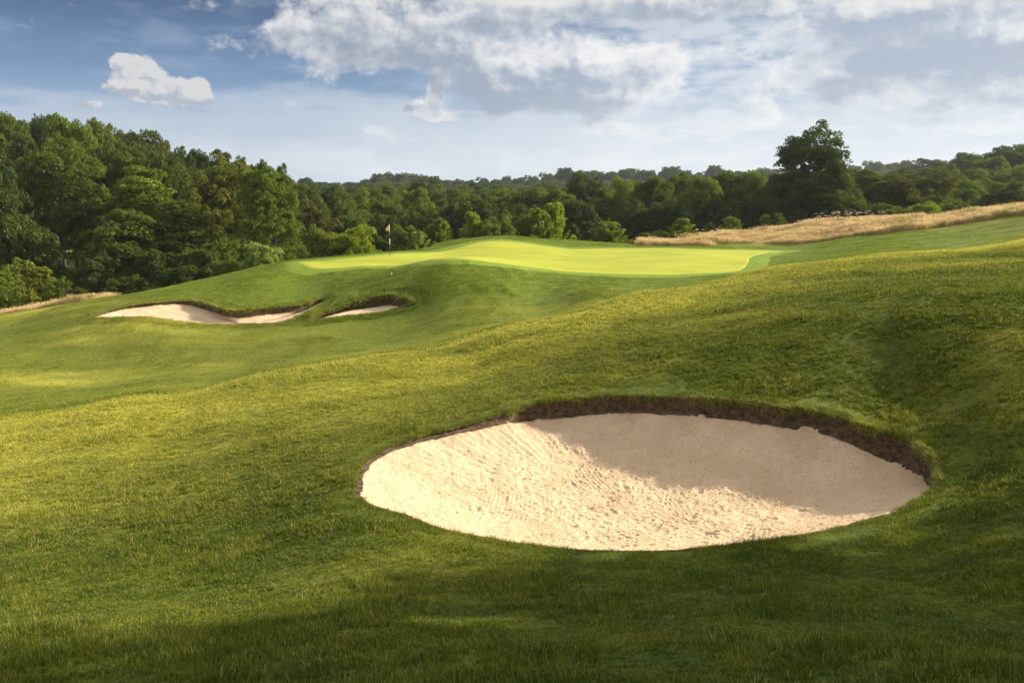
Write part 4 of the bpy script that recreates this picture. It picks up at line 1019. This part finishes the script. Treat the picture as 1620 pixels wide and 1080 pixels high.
# hidden depth of the left wood fills gaps between the front trees
# bushes and young trees along the far side of the green
for a in [
 ('bush', 503, 359, 74, 72, 'bush', 'olive', 'round olive yellow bush left of the flag, beyond the green', 'bush'),
 ('bush', 562, 358, 73, 66, 'bush', 'fresh', 'bright green bush between the olive bush and the flag', 'bush'),
 ('bush', 600, 372, 80, 44, 'bush', 'dark', 'dark bush directly behind the flagstick', 'bush'),
 ('bush', 642, 358, 78, 62, 'bush', 'mid', 'mid green bush just right of the flag', 'bush'),
 ('young_tree', 693, 347, 79, 42, 'sapling', 'fresh', 'dense light green young tree with upright shoots, right of the flag', 'young tree'),
 ('young_tree', 662, 367, 76, 34, 'sapling', 'pale', 'small pale young tree in front of the mid green bush near the flag', 'young tree'),
 ('young_tree', 746, 336, 84, 38, 'sapling', 'fresh', 'slim pointed young tree at the left end of the sapling row', 'young tree'),
 ('bush', 783, 344, 83, 62, 'bush', 'olive', 'yellowish bush with upright tips beside the slim pointed young tree', 'bush'),
 ('young_tree', 800, 339, 86, 34, 'sapling', 'olive', 'yellowish young tree rising from the yellowish bush', 'young tree'),
 ('young_tree', 845, 331, 86, 58, 'sapling', 'bright', 'left tree of the bright green conical pair', 'young tree'),
 ('young_tree', 876, 322, 88, 48, 'sapling', 'bright', 'right and taller tree of the bright green conical pair', 'young tree'),
 ('young_tree', 907, 355, 92, 24, 'sapling', 'dark', 'small dark young tree right of the bright conical pair', 'young tree'),
 ('young_tree', 963, 351, 86, 54, 'sapling', 'fresh', 'broad green young tree standing alone beyond the green', 'young tree'),
 ('young_tree', 1020, 369, 84, 30, 'sapling', 'mid', 'tiny green sapling at the left tip of the dry grass', 'young tree'),
 ('bush', 1045, 364, 85, 36, 'bush', 'mid', 'low green shrub left of the yellow wildflowers', 'bush'),
 ('young_tree', 1081, 346, 86, 34, 'sapling', 'fresh', 'sunlit sapling standing behind the yellow wildflowers', 'young tree'),
 ('young_tree', 1124, 352, 88, 17, 'sapling', 'mid', 'smallest sapling behind the dry grass', 'young tree'),
 ('young_tree', 1156, 343, 88, 30, 'sapling', 'fresh', 'sapling halfway along the left part of the dry grass', 'young tree'),
 ('young_tree', 1212, 340, 90, 22, 'sapling', 'fresh', 'left sapling of the close pair at the foot of the tall lone tree', 'young tree'),
 ('young_tree', 1230, 338, 90, 24, 'sapling', 'mid', 'right sapling of the close pair at the foot of the tall lone tree', 'young tree'),
 ('bush', 1402, 322, 92, 36, 'bush', 'olive', 'small yellowish shrub right of the flowering weeds', 'bush'),
 ('bush', 1468, 320, 92, 60, 'bush', 'bright', 'bright green bush in front of the big round dark tree', 'bush'),
 ('bush', 1512, 316, 96, 48, 'bush', 'olive', 'olive bush to the right of the bright green bush', 'bush'),
 ('bush', 1368, 324, 92, 40, 'bush', 'dark', 'dark low bush behind the flowering weeds', 'bush')]:
    T_(*a)
# the valley wood: front rank beyond the green
for a in [
 (492, 318, 108, 70, 'round', 'brownish', 'brown green round tree behind the olive yellow bush'),
 (545, 318, 112, 66, 'round', 'mid', 'mid green round tree behind the bright green bush'),
 (475, 292, 130, 60, 'round', 'mid', 'tall mid green tree next to the right end of the left wood'),
 (520, 296, 142, 60, 'round', 'dark', 'dark tree of the middle rank above the brown green round tree'),
 (566, 300, 135, 58, 'tall', 'fresh', 'lighter upright tree up and left of the flag'),
 (608, 318, 118, 72, 'round', 'mid', 'broad green tree whose crown rises right behind the flag'),
 (612, 296, 150, 62, 'round', 'mid', 'round green tree of the rear rank above the flag'),
 (655, 300, 128, 64, 'round', 'fresh', 'sunlit tree up and right of the flag'),
 (670, 285, 160, 76, 'dome', 'dark', 'large rounded dark tree standing proud above the wood right of the flag'),
 (650, 335, 108, 60, 'dome', 'brownish', 'shaded brownish tree low behind the mid green bush'),
 (705, 325, 108, 62, 'round', 'dark', 'dark tree behind the dense light green young tree'),
 (735, 305, 124, 68, 'round', 'mid', 'mid green tree above the slim pointed young tree'),
 (770, 318, 108, 68, 'round', 'dark', 'dark round tree behind the yellowish bush'),
 (800, 299, 130, 70, 'round', 'fresh', 'lighter round tree above the yellowish young tree'),
 (838, 300, 120, 66, 'round', 'mid', 'mid green tree above the left tree of the bright pair'),
 (818, 325, 104, 56, 'dome', 'dark', 'dark low tree between the yellowish bush and the bright pair'),
 (880, 302, 118, 62, 'round', 'fresh', 'sunlit tree straight above the right tree of the bright pair'),
 (925, 275, 136, 62, 'round', 'dark', 'tall rounded dark tree rising above its neighbours in mid valley'),
 (912, 318, 104, 62, 'round', 'dark', 'dark tree below the tall rounded dark tree of mid valley'),
 (960, 300, 112, 68, 'round', 'mid', 'broad green tree above the lone broad young tree'),
 (990, 284, 122, 66, 'round', 'fresh', 'light topped tree right of the tall rounded dark tree of mid valley'),
 (1000, 318, 102, 66, 'dome', 'dark', 'dark shaded tree over the left tip of the dry grass'),
 (1035, 283, 112, 64, 'round', 'mid', 'mid green tree above the low green shrub by the wildflowers'),
 (1075, 276, 116, 62, 'willow', 'mid', 'feathery green tree above the sunlit sapling by the wildflowers'),
 (1060, 315, 100, 70, 'dome', 'dark', 'dark low tree behind the sunlit sapling'),
 (1115, 280, 110, 62, 'round', 'fresh', 'sunlit tree above the smallest sapling'),
 (1150, 273, 114, 58, 'round', 'mid', 'green tree above the sapling halfway along the dry grass'),
 (1130, 315, 100, 70, 'dome', 'dark', 'dark low tree behind the smallest sapling'),
 (1188, 272, 112, 60, 'round', 'fresh', 'light green round tree touching the tall lone tree on its left'),
 (1205, 310, 102, 72, 'dome', 'dark', 'dark low tree at the left foot of the tall lone tree'),
 (1215, 292, 108, 46, 'round', 'dark', 'dark tree tucked against the left side of the tall lone tree'),
 (1365, 268, 108, 66, 'round', 'mid', 'mid green tree immediately right of the tall lone tree'),
 (1335, 300, 100, 60, 'dome', 'dark', 'dark low tree at the right foot of the tall lone tree'),
 (1448, 268, 104, 132, 'dome', 'brownish', 'big round bronze green tree in the right part of the photo'),
 (1400, 286, 118, 56, 'round', 'mid', 'green tree between the tall lone tree and the big round bronze one'),
 (1520, 282, 112, 70, 'round', 'fresh', 'lighter green tree right of the big round bronze tree'),
 (1560, 284, 116, 74, 'willow', 'olive', 'soft olive tree above the right end of the dry grass'),
 (1605, 288, 112, 70, 'round', 'mid', 'mid green tree low at the right photo edge')]:
    T_('leafy_tree', *a, group=None)
lt = T_('tall_tree', 1287, 200, 100, 122, 'lone', 'dark', 'tall dark lone tree standing high above all others right of centre')
T_('leafy_tree', 1318, 268, 97, 84, 'willow', 'mid', 'sunlit green tree pressed against the right front of the tall lone tree')
T_('leafy_tree', 1255, 272, 98, 70, 'round', 'dark', 'dark leafy tree filling the left base of the tall lone tree')
# right hillside
for a in [
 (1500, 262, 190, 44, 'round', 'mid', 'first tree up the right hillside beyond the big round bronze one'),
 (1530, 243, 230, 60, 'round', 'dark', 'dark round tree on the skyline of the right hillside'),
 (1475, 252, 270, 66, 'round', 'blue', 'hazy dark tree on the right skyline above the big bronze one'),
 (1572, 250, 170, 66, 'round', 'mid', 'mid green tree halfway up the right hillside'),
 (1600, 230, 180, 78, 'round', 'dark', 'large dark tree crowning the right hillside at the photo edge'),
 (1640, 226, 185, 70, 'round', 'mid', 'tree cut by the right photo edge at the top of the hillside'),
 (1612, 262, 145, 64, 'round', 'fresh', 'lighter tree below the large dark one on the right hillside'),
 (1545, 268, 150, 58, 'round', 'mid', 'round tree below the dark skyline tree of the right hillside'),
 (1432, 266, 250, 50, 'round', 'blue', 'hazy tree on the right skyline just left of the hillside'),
 (1650, 270, 125, 60, 'dome', 'dark', 'dark tree cut by the right photo edge lower down the hillside')]:
    T_('leafy_tree', *a)

# far skyline trees, hazy and small: one by one along the ridge
SKY_ = [(484, 281, 17), (505, 288, 24), (530, 289, 22), (556, 288, 24), (580, 284, 18), (600, 275, 20), (616, 273, 18), (634, 274, 20), (652, 275, 22), (672, 277, 18), (688, 279, 14),
        (706, 285, 22), (728, 284, 22), (744, 285, 14), (764, 281, 16), (785, 284, 16), (802, 279, 16), (822, 281, 18), (842, 278, 20), (866, 274, 20), (895, 266, 22), (917, 270, 22), (941, 270, 24), (968, 272, 20),
        (992, 267, 24), (1014, 268, 20), (1030, 270, 14), (1063, 264, 26), (1087, 270, 14), (1108, 272, 16), (1130, 262, 18), (1150, 268, 22), (1172, 271, 22), (1206, 266, 28), (1222, 268, 20),
        (1352, 262, 20), (1383, 255, 26), (1412, 258, 22), (1436, 254, 18)]
marks = ['the left wood end', 'the olive yellow bush', 'the bright green bush', 'the gap left of the flag', 'the flag', 'the clump right of the flag', 'the dense light young tree', 'the slim pointed young tree',
         'the yellowish bush', 'the bright conical pair', 'the tall mid valley tree', 'the lone broad young tree', 'the dry grass tip', 'the yellow wildflowers', 'the smallest sapling', 'the halfway sapling',
         'the pair of saplings', 'the tall lone tree', 'the flowering weeds', 'the big round bronze tree']
def mark(u):
    us = [462, 503, 540, 580, 617, 655, 693, 746, 790, 865, 925, 963, 1015, 1079, 1124, 1156, 1222, 1287, 1350, 1448]
    return marks[int(np.argmin([abs(u - q) for q in us]))], us[int(np.argmin([abs(u - q) for q in us]))]
used = set()
sz = ['narrow', 'slender', 'small', 'compact', 'medium', 'broad', 'wide', 'spreading']
for i, (u, v, w) in enumerate(SKY_):
    m_, mu = mark(u); side = 'straight above' if abs(u - mu) < 9 else ('left of' if u < mu else 'right of')
    s = 'narrow' if w < 17 else 'small' if w < 21 else 'broad'
    lab = '%s hazy tree on the far skyline %s %s' % (s, side, m_)
    if lab in used: lab = '%s hazy tree on the far skyline, next but one %s %s' % (s, side, m_)
    used.add(lab)
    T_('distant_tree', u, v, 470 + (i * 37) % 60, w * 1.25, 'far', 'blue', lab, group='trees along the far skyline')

# depth of the valley wood: ranks of trees behind the front ones, each its own
R_ = np.random.RandomState(77); nmid = 0
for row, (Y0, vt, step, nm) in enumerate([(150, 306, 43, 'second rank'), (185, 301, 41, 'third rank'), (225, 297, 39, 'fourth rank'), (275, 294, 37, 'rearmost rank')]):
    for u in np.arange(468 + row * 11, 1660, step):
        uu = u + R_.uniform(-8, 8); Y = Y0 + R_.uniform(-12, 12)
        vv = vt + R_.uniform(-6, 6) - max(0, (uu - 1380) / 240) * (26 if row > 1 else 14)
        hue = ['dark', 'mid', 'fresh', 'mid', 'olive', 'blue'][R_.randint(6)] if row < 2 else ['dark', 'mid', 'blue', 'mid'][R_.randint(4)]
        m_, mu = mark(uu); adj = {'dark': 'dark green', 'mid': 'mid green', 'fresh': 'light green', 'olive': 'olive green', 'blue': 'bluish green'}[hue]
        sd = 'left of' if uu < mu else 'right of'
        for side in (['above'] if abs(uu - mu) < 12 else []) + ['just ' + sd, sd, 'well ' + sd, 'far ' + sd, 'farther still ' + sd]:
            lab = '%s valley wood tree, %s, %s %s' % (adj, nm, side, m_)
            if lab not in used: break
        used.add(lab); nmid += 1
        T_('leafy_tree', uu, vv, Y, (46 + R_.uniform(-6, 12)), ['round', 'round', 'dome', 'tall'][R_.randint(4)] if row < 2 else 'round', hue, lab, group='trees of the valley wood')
# depth of the left wood
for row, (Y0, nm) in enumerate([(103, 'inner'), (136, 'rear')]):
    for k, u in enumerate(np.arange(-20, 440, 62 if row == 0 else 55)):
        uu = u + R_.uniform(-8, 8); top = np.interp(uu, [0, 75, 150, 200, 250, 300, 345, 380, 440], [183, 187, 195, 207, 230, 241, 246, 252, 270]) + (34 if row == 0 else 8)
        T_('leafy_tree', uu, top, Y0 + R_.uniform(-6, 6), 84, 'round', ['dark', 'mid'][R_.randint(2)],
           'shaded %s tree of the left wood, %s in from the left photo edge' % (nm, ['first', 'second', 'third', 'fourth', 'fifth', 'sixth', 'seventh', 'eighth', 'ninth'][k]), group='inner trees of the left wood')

# the far-off wood that clothes the ridge: one mass
fx = []
Rf = np.random.RandomState(12)
for y in np.arange(300, 620, 9.5):
    for x in np.arange(-.36 * y - 10, .62 * y + 10, 9.5): fx.append((x + Rf.uniform(-3, 3), y + Rf.uniform(-3, 3)))
fx = np.array(fx); n = len(fx); s = .75 + .35 * Rf.rand(n)
uf, vf_ = project(fx[:, 0], fx[:, 1], H(fx[:, 0], fx[:, 1]) + 14 * s)
lim = np.interp(uf, [s_[0] for s_ in SKY_], [s_[1] + 6 for s_ in SKY_])
low_ = np.clip((H(fx[:, 0], fx[:, 1]) + 14 * s) - (310 - lim) / F * fx[:, 1], 0, None)
fo_ = scatter('distant_wood', [p[0] for p in PROTO['far']], np.c_[fx, H(fx[:, 0], fx[:, 1]) - 1 - low_], np.c_[np.zeros(n), np.zeros(n), Rf.rand(n) * 6.28], np.stack([s, s, s], -1), Rf.randint(0, 3, n))
kind(fo_, 'stuff')
print('trees', _tn[0])

# unseen trees added on the right; their sparse crowns darken the near grass
if HAZE:
    hb = bpy.data.meshes.new('haze'); X0, X1, Y0, Y1, Z0, Z1 = -2100, 2100, -60, 1100, -60, 70
    hb.from_pydata([(x, y, z) for z in (Z0, Z1) for y in (Y0, Y1) for x in (X0, X1)], [], [(0, 2, 3, 1), (4, 5, 7, 6), (0, 1, 5, 4), (2, 6, 7, 3), (0, 4, 6, 2), (1, 3, 7, 5)])
    hm = bpy.data.materials.new('haze_air'); hm.use_nodes = True; HT = NT(hm.node_tree)
    for n in list(HT.n): HT.n.remove(n)
    pv = HT.node('ShaderNodeVolumePrincipled'); pv.inputs['Color'].default_value = (.80, .86, .95, 1); pv.inputs['Density'].default_value = HAZE; pv.inputs['Anisotropy'].default_value = .3
    ho = HT.node('ShaderNodeOutputMaterial'); HT.link(pv.outputs[0], ho.inputs['Volume']); hb.materials.append(hm)
    kind(obj('haze', hb), 'stuff')
for (x, y, h, w, shape, lab) in [(20, 9.7, 15, 8.0, 'tall', 'shortest of the four trees standing on the photographer\'s right'),
                                 (27, 12.5, 19, 9, 'round', 'round tree standing farthest forward on the photographer\'s right'),
                                 (24, 6.6, 18, 9, 'round', 'round tree standing hindmost on the photographer\'s right'),
                                 (32, 11.0, 20, 10, 'round', 'tallest tree, outermost of the four on the photographer\'s right')]:
    me, tr, ph_, pw_ = PROTO['airy_' + shape][0]; o = empty('added_shade_tree', (x, y, float(H(x, y)) - .1), x); tag(o, lab, 'tree'); o.scale = (w / pw_, w / pw_, h / ph_)  # added out of view to cast shade on the near grass
    cr = obj('crown', me, o); cr.color = (.075, .11, .01, 1); obj('trunk', tr, o)
for o in SC.objects:
    if 'label' in o and not 4 <= len(o['label'].split()) <= 16: print('LABEL', o.name, o['label'])
